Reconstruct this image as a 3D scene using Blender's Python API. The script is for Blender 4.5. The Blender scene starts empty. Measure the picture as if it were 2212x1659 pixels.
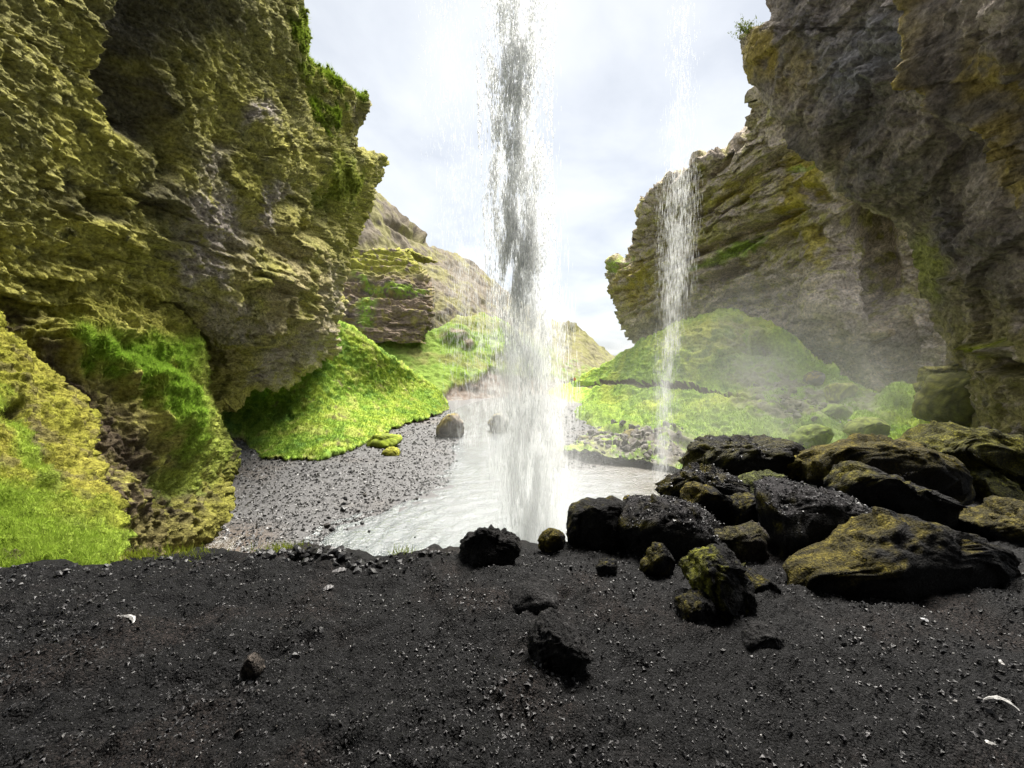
import bpy, bmesh, math, random
import numpy as np
from mathutils import Vector, Matrix

random.seed(7)
RNG = np.random.RandomState(11)
SC = bpy.context.scene
COL = SC.collection
rad = math.radians

# ------------------------------------------------------------------ camera
PITCH = rad(3.0)
cd = bpy.data.cameras.new('camera'); cam = bpy.data.objects.new('camera', cd); COL.objects.link(cam)
cd.sensor_width = 36.0; cd.lens = 15.0; cd.clip_start = 0.05; cd.clip_end = 8000
cam.location = (0, 0, 0); cam.rotation_euler = (rad(90) - PITCH, 0, 0)
SC.camera = cam

# ------------------------------------------------------------------ sky, sun, exposure
SUN_EL, SUN_AZ = rad(62), rad(24)          # azimuth measured from +Y (view axis) towards +X
world = bpy.data.worlds.new('World'); SC.world = world; world.use_nodes = True
wn, wl = world.node_tree.nodes, world.node_tree.links
wn.clear()
w_out = wn.new('ShaderNodeOutputWorld'); w_bg = wn.new('ShaderNodeBackground')
sky = wn.new('ShaderNodeTexSky'); sky.sky_type = 'NISHITA'; sky.sun_disc = False
sky.sun_elevation = SUN_EL; sky.sun_rotation = SUN_AZ
tc = wn.new('ShaderNodeTexCoord')
sep = wn.new('ShaderNodeSeparateXYZ'); wl.new(tc.outputs['Generated'], sep.inputs[0])
zz = wn.new('ShaderNodeMath'); zz.operation = 'MAXIMUM'; zz.inputs[1].default_value = 0.0
wl.new(sep.outputs['Z'], zz.inputs[0])
zp = wn.new('ShaderNodeMath'); zp.operation = 'ADD'; zp.inputs[1].default_value = 0.22
wl.new(zz.outputs[0], zp.inputs[0])
dx = wn.new('ShaderNodeMath'); dx.operation = 'DIVIDE'; wl.new(sep.outputs['X'], dx.inputs[0]); wl.new(zp.outputs[0], dx.inputs[1])
dy = wn.new('ShaderNodeMath'); dy.operation = 'DIVIDE'; wl.new(sep.outputs['Y'], dy.inputs[0]); wl.new(zp.outputs[0], dy.inputs[1])
cmb = wn.new('ShaderNodeCombineXYZ'); wl.new(dx.outputs[0], cmb.inputs[0]); wl.new(dy.outputs[0], cmb.inputs[1])
cn = wn.new('ShaderNodeTexNoise'); cn.inputs['Scale'].default_value = 1.7; cn.inputs['Detail'].default_value = 7
cn.inputs['Roughness'].default_value = 0.52; cn.inputs['Distortion'].default_value = 0.25
wl.new(cmb.outputs[0], cn.inputs['Vector'])
cr = wn.new('ShaderNodeValToRGB')
cr.color_ramp.elements[0].position = 0.30; cr.color_ramp.elements[0].color = (0.160, 0.169, 0.182, 1)
cr.color_ramp.elements[1].position = 0.68; cr.color_ramp.elements[1].color = (0.262, 0.264, 0.266, 1)
e = cr.color_ramp.elements.new(0.5); e.color = (0.219, 0.225, 0.230, 1)
wl.new(cn.outputs['Fac'], cr.inputs[0])
skm = wn.new('ShaderNodeVectorMath'); skm.operation = 'SCALE'; skm.inputs['Scale'].default_value = 0.06
wl.new(sky.outputs[0], skm.inputs[0])
mx = wn.new('ShaderNodeMix'); mx.data_type = 'RGBA'; mx.inputs['Factor'].default_value = 0.88
wl.new(skm.outputs[0], mx.inputs['A']); wl.new(cr.outputs[0], mx.inputs['B'])
wl.new(mx.outputs['Result'], w_bg.inputs['Color']); w_bg.inputs['Strength'].default_value = 1.0
wl.new(w_bg.outputs[0], w_out.inputs['Surface'])

sl = bpy.data.lights.new('sun', 'SUN'); sl.energy = 3.3; sl.angle = rad(35); sl.color = (1.0, 0.955, 0.88)
sun = bpy.data.objects.new('sun', sl); COL.objects.link(sun)
sdir = Vector((math.sin(SUN_AZ) * math.cos(SUN_EL), math.cos(SUN_AZ) * math.cos(SUN_EL), math.sin(SUN_EL)))
sun.rotation_euler = sdir.to_track_quat('Z', 'Y').to_euler(); sun.location = (0, 0, 60)
vs = SC.view_settings
vs.view_transform = 'Standard'; vs.look = 'None'; vs.exposure = 2.1; vs.gamma = 1.0; vs.use_curve_mapping = False
SC.cycles.use_denoising = True
SC.cycles.max_bounces = 8; SC.cycles.diffuse_bounces = 5; SC.cycles.glossy_bounces = 2
SC.cycles.volume_bounces = 3; SC.cycles.transparent_max_bounces = 20
SC.cycles.caustics_reflective = False; SC.cycles.caustics_refractive = False

# ------------------------------------------------------------------ helpers
F, CU, CV = 922.0, 1106.0, 829.5       # sight-line measures used to lay out the place
CP, SP = math.cos(PITCH), math.sin(PITCH)
def P(u, v, d):
    u = np.asarray(u, float); v = np.asarray(v, float); d = np.asarray(d, float)
    x = (u - CU) / F * d; z = (CV - v) / F * d
    return np.stack([x, d * CP + z * SP, -d * SP + z * CP], -1)
def on_z(u, v, z):
    zz_ = (CV - np.asarray(v, float)) / F
    d = z / (zz_ * CP - SP)
    return P(u, v, d)
def depth_z(v, z):
    return z / ((CV - v) / F * CP - SP)
def project(p):
    d = p[..., 1] * CP - p[..., 2] * SP
    z = p[..., 1] * SP + p[..., 2] * CP
    return CU + p[..., 0] / d * F, CV - z / d * F

_perm = RNG.permutation(256).astype(np.int32); _perm = np.concatenate([_perm, _perm])
_g = RNG.normal(size=(256, 3)).astype(np.float32); _g /= np.linalg.norm(_g, axis=1)[:, None]
def pn(p):
    p = np.asarray(p, np.float32)
    i = np.floor(p).astype(np.int32); f = p - i
    w = f * f * f * (f * (f * 6 - 15) + 10)
    i &= 255
    out = np.zeros(len(p), np.float32)
    for a in (0, 1):
        ha = _perm[(i[:, 0] + a) & 255]; wa = w[:, 0] if a else 1 - w[:, 0]
        for b in (0, 1):
            hb = _perm[(ha + i[:, 1] + b) & 255]; wb = wa * (w[:, 1] if b else 1 - w[:, 1])
            for c in (0, 1):
                g = _g[_perm[(hb + i[:, 2] + c) & 255]]
                dt = g[:, 0] * (f[:, 0] - a) + g[:, 1] * (f[:, 1] - b) + g[:, 2] * (f[:, 2] - c)
                out += dt * wb * (w[:, 2] if c else 1 - w[:, 2])
    return out * 1.5
def fbm(p, sc, oct=4, off=0.0, gain=0.5, lac=2.03):
    q = np.asarray(p, np.float32) / np.asarray(sc, np.float32) + np.float32(off)
    r = np.zeros(len(q), np.float32); a = 1.0
    for k in range(oct):
        r += a * pn(q); q = q * lac + 3.7; a *= gain
    return r
def billow(p, sc, oct=3, off=0.0):
    q = np.asarray(p, np.float32) / np.asarray(sc, np.float32) + np.float32(off)
    r = np.zeros(len(q), np.float32); a = 1.0
    for k in range(oct):
        r += a * (1 - 2.2 * np.abs(pn(q))); q = q * 2.1 + 5.3; a *= 0.5
    return r
_r1 = RNG.uniform(0, 1, 256).astype(np.float32)
def facet(p, sc, off=0.0):
    """broken rock: every cell of a random 3D mosaic is a tilted plane. Returns height and a tone per cell"""
    q = np.asarray(p, np.float32) / np.asarray(sc, np.float32) + np.float32(off)
    i = np.floor(q).astype(np.int32)
    best = np.full(len(q), 1e9, np.float32); bh = np.zeros(len(q), np.int32); bp_ = np.zeros_like(q)
    for a in (-1, 0, 1):
        for b in (-1, 0, 1):
            for c in (-1, 0, 1):
                ix, iy, iz = i[:, 0] + a, i[:, 1] + b, i[:, 2] + c
                h = _perm[(_perm[(_perm[ix & 255] + iy) & 255] + iz) & 255]
                pt = np.stack([ix + _r1[h], iy + _r1[(h + 87) & 255], iz + _r1[(h + 171) & 255]], -1)
                d = ((q - pt) ** 2).sum(-1); m_ = d < best
                best = np.where(m_, d, best); bh = np.where(m_, h, bh); bp_[m_] = pt[m_]
    return ((q - bp_) * _g[(bh * 7 + 13) & 255]).sum(-1) + 0.6 * (_r1[(bh + 29) & 255] - 0.5), _r1[(bh + 53) & 255]
def sst(a, b, x):
    t = np.clip((x - a) / (b - a), 0, 1); return t * t * (3 - 2 * t)
def blob(u, v, cu, cv, ru, rv, ang=0.0, soft=0.5):
    a = math.radians(ang); c, s = math.cos(a), math.sin(a)
    x = (u - cu) * c + (v - cv) * s; y = -(u - cu) * s + (v - cv) * c
    e = np.sqrt((x / ru) ** 2 + (y / rv) ** 2)
    return 1 - sst(1 - soft, 1 + soft, e)
def mixc(c, col, w):
    w = np.clip(w, 0, 1)[:, None]; return c * (1 - w) + np.asarray(col, float) * w
def tps(ctrl):
    c = np.array(ctrl, float); xy = c[:, :2] / 500.0; n = len(c)
    def ph(a, b):
        r2 = ((a[:, None, :] - b[None, :, :]) ** 2).sum(-1) + 1e-12
        return r2 * np.log(r2)
    A = np.zeros((n + 3, n + 3)); A[:n, :n] = ph(xy, xy) + np.eye(n) * 1e-3
    A[:n, n] = 1; A[:n, n + 1:] = xy; A[n:, :n] = A[:n, n:].T
    w = np.linalg.solve(A, np.concatenate([np.log(c[:, 2]), [0, 0, 0]]))
    def f(u, v):
        q = np.stack([u, v], -1).reshape(-1, 2) / 500.0
        o = np.empty(len(q))
        for s in range(0, len(q), 60000):
            b = q[s:s + 60000]; o[s:s + 60000] = ph(b, xy) @ w[:n] + w[n] + b @ w[n + 1:]
        return np.exp(o).reshape(np.shape(u))
    return f
def curve(pts):
    a = np.array(sorted(pts), float)
    return lambda t: np.interp(t, a[:, 0], a[:, 1])

def mesh_np(name, verts, faces, cols=None, smooth=True):
    """faces: (n,k) int array"""
    me = bpy.data.meshes.new(name)
    verts = np.ascontiguousarray(verts, np.float32); faces = np.ascontiguousarray(faces, np.int32)
    n, k = faces.shape
    me.vertices.add(len(verts)); me.vertices.foreach_set('co', verts.ravel())
    me.loops.add(n * k); me.loops.foreach_set('vertex_index', faces.ravel())
    me.polygons.add(n); me.polygons.foreach_set('loop_start', np.arange(0, n * k, k, dtype=np.int32))
    me.polygons.foreach_set('use_smooth', np.full(n, smooth, bool))
    me.update(calc_edges=True)
    if cols is not None:
        at = me.attributes.new('Col', 'FLOAT_COLOR', 'POINT')
        c4 = np.ones((len(verts), 4), np.float32); c4[:, :3] = cols
        at.data.foreach_set('color', c4.ravel())
    return me
def add(name, me, mat=None, parent=None, label=None, cat=None, group=None, kind=None, loc=None):
    o = bpy.data.objects.new(name, me); COL.objects.link(o)
    if mat is not None and me is not None and len(me.materials) == 0: me.materials.append(mat)
    if parent is not None: o.parent = parent
    if loc is not None: o.location = loc
    for k, val in (('label', label), ('category', cat), ('group', group), ('kind', kind)):
        if val: o[k] = val
    return o
def grid_faces(nr, nc):
    i = np.arange(nr * nc).reshape(nr, nc)
    return np.stack([i[:-1, :-1], i[:-1, 1:], i[1:, 1:], i[1:, :-1]], -1).reshape(-1, 4)
def grid_normals(Pg):
    a = np.gradient(Pg, axis=0); b = np.gradient(Pg, axis=1)
    n = np.cross(a, b); n /= np.linalg.norm(n, axis=-1, keepdims=True) + 1e-9
    return n

def sheet(axis, t0, t1, nt, ns, e0, e1, ctrl, wrap0=None, wrap1=None, rnd0=0.0, rnd1=0.0, rw=0.06, jag=(0, 0)):
    """A rock or turf face. Lines t run along the face, each from edge e0 to edge e1; a wrapped
    edge carries on round the corner to the hidden side. Returns grid of points, u, v."""
    t = np.linspace(t0, t1, nt); a, b = curve(e0)(t), curve(e1)(t)
    tv = np.stack([t / 14.0, t * 0 + 3.3, t * 0], -1)
    if jag[0]: a = a + jag[0] * fbm(tv, 1.0, 4, 1.0)
    if jag[1]: b = b + jag[1] * fbm(tv, 1.0, 4, 9.0)
    s = np.linspace(0, 1, ns)
    T = np.repeat(t[:, None], ns, 1); S = a[:, None] + (b - a)[:, None] * s[None]
    U, V = (S, T) if axis == 'row' else (T, S)
    D = tps(ctrl)(U, V)
    x0 = np.clip(1 - s / rw, 0, 1); x1 = np.clip(1 - (1 - s) / rw, 0, 1)
    D = D * (1 + rnd0 * (1 - np.sqrt(1 - 0.98 * x0 ** 2)) + rnd1 * (1 - np.sqrt(1 - 0.98 * x1 ** 2)))[None]
    Pg = P(U, V, D)
    def wrapped(edge, inner, L):
        ray = edge / np.linalg.norm(edge, axis=-1, keepdims=True)
        inw = inner - edge; inw /= np.linalg.norm(inw, axis=-1, keepdims=True) + 1e-9
        return [edge + ray * l + inw * l * 0.45 for l in L]
    if wrap0:
        w = wrapped(Pg[:, 0], Pg[:, min(12, ns - 1)], wrap0)
        Pg = np.concatenate([np.stack(w[::-1], 1), Pg], 1)
        U = np.concatenate([np.repeat(U[:, :1], len(w), 1), U], 1); V = np.concatenate([np.repeat(V[:, :1], len(w), 1), V], 1)
    if wrap1:
        w = wrapped(Pg[:, -1], Pg[:, -13], wrap1)
        Pg = np.concatenate([Pg, np.stack(w, 1)], 1)
        U = np.concatenate([U, np.repeat(U[:, -1:], len(w), 1)], 1); V = np.concatenate([V, np.repeat(V[:, -1:], len(w), 1)], 1)
    return Pg, U, V
def finish(name, Pg, U, V, disp, paint, mat, **kw):
    N = grid_normals(Pg)
    flip = (N * Pg).sum(-1) > 0; N[flip] *= -1
    p = Pg.reshape(-1, 3); n = N.reshape(-1, 3); u = U.ravel(); v = V.ravel()
    h = disp(p, u, v)
    q = p + n * h[:, None]
    Q = q.reshape(Pg.shape)
    N2 = grid_normals(Q); fl = (N2 * Q).sum(-1) > 0; N2[fl] *= -1
    n2 = N2.reshape(-1, 3)
    c = paint(q, n2, u, v, h)
    me = mesh_np(name, q, grid_faces(*Pg.shape[:2]), np.clip(c, 0.004, 0.9))
    o = add(name, me, mat, **kw)
    return o, q, n2, c, u, v

# ------------------------------------------------------------------ materials
def base_mat(name, rough=0.9, spec=0.25):
    m = bpy.data.materials.new(name); m.use_nodes = True
    b = m.node_tree.nodes['Principled BSDF']
    b.inputs['Roughness'].default_value = rough; b.inputs['Specular IOR Level'].default_value = spec
    return m, m.node_tree.nodes, m.node_tree.links, b
def vcol_mat(name, rough=0.9, spec=0.2, nscale=6.0, lo=0.6, hi=1.4, bscale=9.0, bump=0.5, bdist=0.1, b2=None, grain=None):
    m, n, l, b = base_mat(name, rough, spec)
    at = n.new('ShaderNodeAttribute'); at.attribute_name = 'Col'
    geo = n.new('ShaderNodeNewGeometry')
    nz = n.new('ShaderNodeTexNoise'); nz.inputs['Scale'].default_value = nscale; nz.inputs['Detail'].default_value = 6
    nz.inputs['Roughness'].default_value = 0.65
    l.new(geo.outputs['Position'], nz.inputs['Vector'])
    mr = n.new('ShaderNodeMapRange'); mr.inputs['From Min'].default_value = 0.3; mr.inputs['From Max'].default_value = 0.7
    mr.inputs['To Min'].default_value = lo; mr.inputs['To Max'].default_value = hi
    l.new(nz.outputs['Fac'], mr.inputs['Value'])
    sc = n.new('ShaderNodeVectorMath'); sc.operation = 'SCALE'
    l.new(at.outputs['Color'], sc.inputs[0]); l.new(mr.outputs[0], sc.inputs['Scale'])
    l.new(sc.outputs[0], b.inputs['Base Color'])
    if bump:
        nb = n.new('ShaderNodeTexNoise'); nb.inputs['Scale'].default_value = bscale; nb.inputs['Detail'].default_value = 5
        nb.inputs['Roughness'].default_value = 0.7
        l.new(geo.outputs['Position'], nb.inputs['Vector'])
        bp = n.new('ShaderNodeBump'); bp.inputs['Strength'].default_value = bump; bp.inputs['Distance'].default_value = bdist
        l.new(nb.outputs['Fac'], bp.inputs['Height']); l.new(bp.outputs[0], b.inputs['Normal'])
        if b2:
            n3 = n.new('ShaderNodeTexNoise'); n3.inputs['Scale'].default_value = b2[0]; n3.inputs['Detail'].default_value = 4
            l.new(geo.outputs['Position'], n3.inputs['Vector'])
            bq = n.new('ShaderNodeBump'); bq.inputs['Strength'].default_value = b2[1]; bq.inputs['Distance'].default_value = b2[2]
            l.new(n3.outputs['Fac'], bq.inputs['Height']); l.new(bq.outputs[0], bp.inputs['Normal'])
        if grain:                                   # gritty surface: cells of differing tone, each standing proud
            vo = n.new('ShaderNodeTexVoronoi'); vo.inputs['Scale'].default_value = grain[0]; vo.inputs['Randomness'].default_value = 1.0
            l.new(geo.outputs['Position'], vo.inputs['Vector'])
            sx = n.new('ShaderNodeSeparateXYZ'); l.new(vo.outputs['Color'], sx.inputs[0])
            pw = n.new('ShaderNodeMath'); pw.operation = 'POWER'; pw.inputs[1].default_value = 3.0; l.new(sx.outputs[0], pw.inputs[0])
            m4 = n.new('ShaderNodeMapRange'); m4.inputs['To Min'].default_value = grain[1]; m4.inputs['To Max'].default_value = grain[2]; l.new(pw.outputs[0], m4.inputs['Value'])
            s4 = n.new('ShaderNodeVectorMath'); s4.operation = 'SCALE'; l.new(sc.outputs[0], s4.inputs[0]); l.new(m4.outputs[0], s4.inputs['Scale']); l.new(s4.outputs[0], b.inputs['Base Color'])
            bv = n.new('ShaderNodeBump'); bv.invert = True; bv.inputs['Strength'].default_value = 1.0; bv.inputs['Distance'].default_value = grain[3]
            l.new(vo.outputs['Distance'], bv.inputs['Height']); l.new(bp.outputs[0], bv.inputs['Normal']); l.new(bv.outputs[0], b.inputs['Normal'])
    return m
M_MOSS = vcol_mat('mossy_cliff', 0.95, 0.1, 7.0, 0.35, 1.6, 6.0, 1.0, 0.22, b2=(2.2, 0.7, 0.4))
M_ROCK = vcol_mat('tuff_cliff', 0.9, 0.2, 4.0, 0.4, 1.6, 3.5, 1.0, 0.35, b2=(1.1, 0.8, 0.8))
M_TURF = vcol_mat('turf', 0.95, 0.1, 4.0, 0.65, 1.35, 6.0, 0.6, 0.12)
M_FAR = vcol_mat('far_hill', 0.95, 0.1, 1.0, 0.65, 1.35, 1.5, 0.6, 0.5)
M_SAND = vcol_mat('black_scree', 0.75, 0.22, 40.0, 0.4, 1.6, 50.0, 1.0, 0.03, grain=(95.0, 0.5, 4.5, 0.012))
M_BOULDER = vcol_mat('boulder', 0.85, 0.3, 26.0, 0.35, 1.7, 36.0, 1.0, 0.06, b2=(9.0, 0.9, 0.14), grain=(55.0, 0.7, 1.9, 0.01))
M_FARROCK = vcol_mat('far_boulder', 0.9, 0.25, 3.0, 0.6, 1.4, 5.0, 0.6, 0.1)
M_GRAVEL = vcol_mat('river_gravel', 0.6, 0.4, 4.0, 0.5, 1.5, 6.0, 0.8, 0.1)
M_STONE = vcol_mat('loose_stone', 0.42, 0.5, 60.0, 0.6, 1.4, 90.0, 0.5, 0.006)
M_GRASS = vcol_mat('grass_blade', 0.8, 0.15, 3.0, 0.75, 1.25, 1.0, 0.0)
def leaf_translucent(m):
    n, l = m.node_tree.nodes, m.node_tree.links
    out = n['Material Output']; b = n['Principled BSDF']
    tr = n.new('ShaderNodeBsdfTranslucent'); ms = n.new('ShaderNodeMixShader'); ms.inputs[0].default_value = 0.4
    src = b.inputs['Base Color'].links[0].from_socket
    l.new(src, tr.inputs['Color']); l.new(b.outputs[0], ms.inputs[1]); l.new(tr.outputs[0], ms.inputs[2])
    l.new(ms.outputs[0], out.inputs['Surface'])
leaf_translucent(M_GRASS)

def drop_mat(name, fwd, clear):
    m, n, l, b = base_mat(name, 0.25, 0.5)
    b.inputs['Base Color'].default_value = (0.90, 0.92, 0.92, 1)
    tr = n.new('ShaderNodeBsdfTranslucent'); tr.inputs['Color'].default_value = (0.94, 0.95, 0.95, 1)
    ms = n.new('ShaderNodeMixShader'); ms.inputs[0].default_value = fwd
    l.new(b.outputs[0], ms.inputs[1]); l.new(tr.outputs[0], ms.inputs[2])
    tp = n.new('ShaderNodeBsdfTransparent'); m2 = n.new('ShaderNodeMixShader'); m2.inputs[0].default_value = clear
    l.new(ms.outputs[0], m2.inputs[1]); l.new(tp.outputs[0], m2.inputs[2]); l.new(m2.outputs[0], n['Material Output'].inputs['Surface'])
    return m
M_DROP = drop_mat('falling_water', 0.46, 0.47)
M_VEIL = drop_mat('fine_spray', 0.72, 0.72)

m, n, l, b = base_mat('stream_water', 0.08, 0.8)
at = n.new('ShaderNodeAttribute'); at.attribute_name = 'Col'
l.new(at.outputs['Color'], b.inputs['Base Color'])
geo = n.new('ShaderNodeNewGeometry')
nb = n.new('ShaderNodeTexNoise'); nb.inputs['Scale'].default_value = 3.2; nb.inputs['Detail'].default_value = 6; nb.inputs['Roughness'].default_value = 0.6
l.new(geo.outputs['Position'], nb.inputs['Vector'])
bp = n.new('ShaderNodeBump'); bp.inputs['Strength'].default_value = 1.0; bp.inputs['Distance'].default_value = 0.2
l.new(nb.outputs['Fac'], bp.inputs['Height']); l.new(bp.outputs[0], b.inputs['Normal'])
M_WATER = m

# albedos
YMOSS = (0.43, 0.405, 0.105); OLIVE = (0.30, 0.285, 0.105); DKMOSS = (0.12, 0.12, 0.06)
ROCKP = (0.42, 0.37, 0.32); ROCKB = (0.20, 0.165, 0.125); DARKTONE = (0.10, 0.09, 0.08)
GRASS = (0.20, 0.32, 0.045); GRASSY = (0.29, 0.37, 0.055); GRASSD = (0.10, 0.185, 0.03)
EARTH = (0.085, 0.064, 0.046); BLACK = (0.0062, 0.0060, 0.0062); BLACKB = (0.0135, 0.0100, 0.0085)

WZ = -8.5      # pool level
def ledge_z(x, y): return -1.45 - 0.12 * y

# ------------------------------------------------------------------ ground to the horizon (valley floor and gravel bed)
shore = [(380, 1260), (560, 1235), (640, 1195), (690, 1165), (750, 1135), (820, 1105), (880, 1082), (950, 1050), (978, 1020), (975, 985), (985, 955), (1003, 935), (985, 905),
         (962, 893), (1000, 878), (1040, 866), (1090, 850), (1150, 848), (1180, 860), (1140, 880), (1115, 900), (1100, 925), (1130, 950), (1190, 968), (1200, 990), (1205, 1015),
         (1260, 1012), (1315, 1000), (1290, 985), (1330, 978), (1400, 985), (1470, 1000), (1540, 1030), (1600, 1100), (1600, 1260)]
SH = np.array([on_z(u, v, WZ)[:2] for u, v in shore])
puddle = [(395, 1215), (430, 1180), (470, 1160), (520, 1165), (525, 1190), (480, 1215)]
PU = np.array([on_z(u, v, WZ)[:2] for u, v in puddle])
def sdist(px, py, poly):
    d = np.full(px.shape, 1e9); ins = np.zeros(px.shape, bool)
    for i in range(len(poly)):
        a, b_ = poly[i], poly[(i + 1) % len(poly)]
        e = b_ - a; t = np.clip(((px - a[0]) * e[0] + (py - a[1]) * e[1]) / (e @ e), 0, 1)
        d = np.minimum(d, np.hypot(px - a[0] - t * e[0], py - a[1] - t * e[1]))
        cr_ = ((a[1] > py) != (b_[1] > py)) & (px < (b_[0] - a[0]) * (py - a[1]) / (b_[1] - a[1] + 1e-12) + a[0])
        ins ^= cr_
    return np.where(ins, -d, d)
def bed_z(x, y):
    s = np.minimum(sdist(x, y, SH), sdist(x, y, PU) * 1.0)
    p = np.stack([x, y, x * 0], -1)
    return WZ + np.clip(s * 0.06, -0.5, 0.5) + 0.06 * fbm(p, 5.0, 3), s
gy = np.concatenate([np.linspace(9, 70, 170), np.geomspace(71, 3500, 40)])
gs = np.linspace(-1.5, 1.5, 200)
GX = gs[None] * (gy[:, None] + 6); GY = np.repeat(gy[:, None], 200, 1)
z_, s_ = bed_z(GX.ravel(), GY.ravel())
p = np.stack([GX.ravel(), GY.ravel(), z_], -1)
far = sst(140, 320, p[:, 1]); p[:, 2] += -6 * sst(100, 400, p[:, 1])
p[:, 2] += 0.05 * fbm(p, 0.7, 3) * (p[:, 1] < 90)
c = np.tile(np.array((0.075, 0.073, 0.074)), (len(p), 1))
c = mixc(c, (0.085, 0.075, 0.068), sst(0.0, 0.6, fbm(p, 6, 3, 4)))
c = mixc(c, (0.085, 0.065, 0.05), (1 - sst(0, 2.5, sdist(p[:, 0], p[:, 1], PU))))
c = mixc(c, (0.16, 0.22, 0.04), far)
add('ground', mesh_np('ground', p, grid_faces(210, 200), c), M_GRAVEL, kind='structure', label='dark grey gravel river bed on the valley floor', cat='ground')

# ------------------------------------------------------------------ water
FALL = P(1148, 1160, 19.2); FX, FY = FALL[0], FALL[1]
wy = np.concatenate([np.linspace(14, 60, 220), np.linspace(60.3, 130, 30)])
wsx = np.linspace(-0.95, 0.75, 220)
WX = wsx[None] * wy[:, None]; WY = np.repeat(wy[:, None], 220, 1)
p = np.stack([WX.ravel(), WY.ravel(), np.full(WX.size, WZ)], -1)
r = np.hypot(p[:, 0] - FX, p[:, 1] - FY)
turb = np.exp(-r / 6.0)
q2 = p.copy(); q2[:, 1] *= 0.8
ring = np.sin(r * 5.5 + 4.0 * fbm(p, 2.0, 3)) * 0.045 * sst(1.5, 4, r) * (1 - sst(9, 20, r))
p[:, 2] += ring + 0.035 * fbm(q2, 1.2, 4, 0, 0.55) * (0.3 + 1.3 * turb) + 0.05 * billow(p, 1.5, 2) * turb
foam = np.clip(1.25 * turb + 0.30 * fbm(p, (1.6, 1.0, 1), 5, 2, 0.65) - 0.02, 0, 1) * (p[:, 0] > -14)
down = sst(24, 36, p[:, 1]) * (1 - sst(2, 7, np.abs(p[:, 0] - on_z(1040, 930, WZ)[0] * p[:, 1] / 60)))
foam = np.maximum(foam, down * np.clip(0.30 + 0.9 * fbm(p, (0.8, 1.6, 1), 3, 7), 0, 1))
c = np.tile(np.array((0.085, 0.095, 0.097)), (len(p), 1))
c = mixc(c, (0.085, 0.075, 0.055), sst(3, 9, p[:, 0] - FX) * (r > 6))
c = mixc(c, (0.10, 0.08, 0.06), sst(-9, -14, p[:, 0]))
c = mixc(c, (0.18, 0.20, 0.205), foam)
add('stream', mesh_np('stream', p, grid_faces(len(wy), 220), c), M_WATER, kind='structure', label='pale grey rippled pool and stream below the waterfall', cat='water')

# ------------------------------------------------------------------ left cliff
sil = [(-260, 612), (-100, 622), (0, 632), (40, 640), (80, 648), (110, 652), (128, 650), (150, 685), (170, 715), (195, 762), (210, 792), (235, 795), (252, 790), (270, 770), (285, 766), (305, 768), (318, 768), (328, 806), (340, 829), (365, 828), (385, 822), (402, 808),
       (440, 803), (470, 792), (505, 779), (530, 762), (560, 748), (600, 742), (640, 735), (690, 722), (740, 718), (768, 714), (785, 694), (800, 662), (815, 636), (830, 604), (842, 560), (856, 510), (880, 470), (900, 450)]
ctrl = [(-300, -200, 8), (-300, 400, 8.5), (-300, 850, 9), (0, -200, 12), (0, 100, 11.5), (0, 400, 12.5), (0, 650, 13.5), (0, 850, 14.5),
        (200, -200, 15), (200, 100, 15), (200, 400, 16), (200, 640, 17), (200, 740, 18.5), (200, 860, 18.5),
        (400, -200, 19), (400, 50, 18.5), (400, 300, 19.5), (400, 550, 21.5), (400, 650, 23), (420, 740, 27), (420, 860, 27),
        (540, 0, 22), (560, 300, 24.5), (560, 550, 27), (560, 700, 29), (560, 800, 31), (560, 900, 33),
        (632, 0, 27), (650, 110, 29), (680, 200, 33), (790, 220, 38), (700, 300, 33), (765, 290, 39), (828, 350, 46), (740, 400, 38), (690, 450, 33), (800, 430, 46),
        (770, 520, 46), (700, 600, 38), (735, 640, 49), (650, 700, 36), (718, 760, 51), (620, 820, 38)]
Pg, U, V = sheet('row', -150, 900, 500, 370, [(-260, -420), (900, -420)], sil, ctrl, wrap1=[0.6, 2, 5, 12, 30], rnd1=0.05, rw=0.05, jag=(0, 6))
holes = [(60, 690, 55, 35, 10, 1.2), (170, 712, 30, 38, 20, 1.3), (360, 700, 70, 30, 25, 1.6), (300, 60, 60, 120, 10, 0.9), (300, 220, 60, 120, -25, 1.3), (500, 310, 14, 16, 0, 0.7),
         (195, 440, 30, 20, 10, 1.0), (340, 450, 28, 18, 0, 1.0), (345, 370, 40, 14, -60, 0.8), (640, 430, 45, 30, -50, 0.9), (700, 460, 25, 45, 20, 0.9), (675, 505, 30, 14, 0, 0.8)]
def disp(p, u, v):
    h = 0.7 * fbm(p, (6, 7, 5), 3, 1.0)
    band = fbm(p * np.array([0.12, 0.12, 1.0]), 1.3, 3, 5)
    w_low = sst(350, 600, v)
    h += 0.5 * band * w_low
    fl, _ = facet(p + 0.5 * np.stack([band * 0, band * 0, band], -1), (3.4, 3.4, 0.75), 9.0); h += (0.22 + 0.30 * w_low) * fl
    h += 0.13 * billow(p, (0.8, 0.8, 0.9), 2, 3) + 0.22 * fbm(p, (0.26, 0.26, 0.36), 3, 8, 0.62)
    u2, v2 = u + 16 * fbm(p, 2.0, 2, 3), v + 16 * fbm(p, 2.0, 2, 13)
    for cu, cv, ru, rv, ang, a in holes: h -= 1.3 * a * blob(u2, v2, cu, cv, ru, rv, ang, 0.6)
    fa, _ = facet(p, 2.2, 3.0); h += 0.35 * fa
    # bulging brow above the arch on the lower right
    h += 1.2 * blob(u2, v2, 560, 640, 170, 80, 12, 0.6)
    return h
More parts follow.
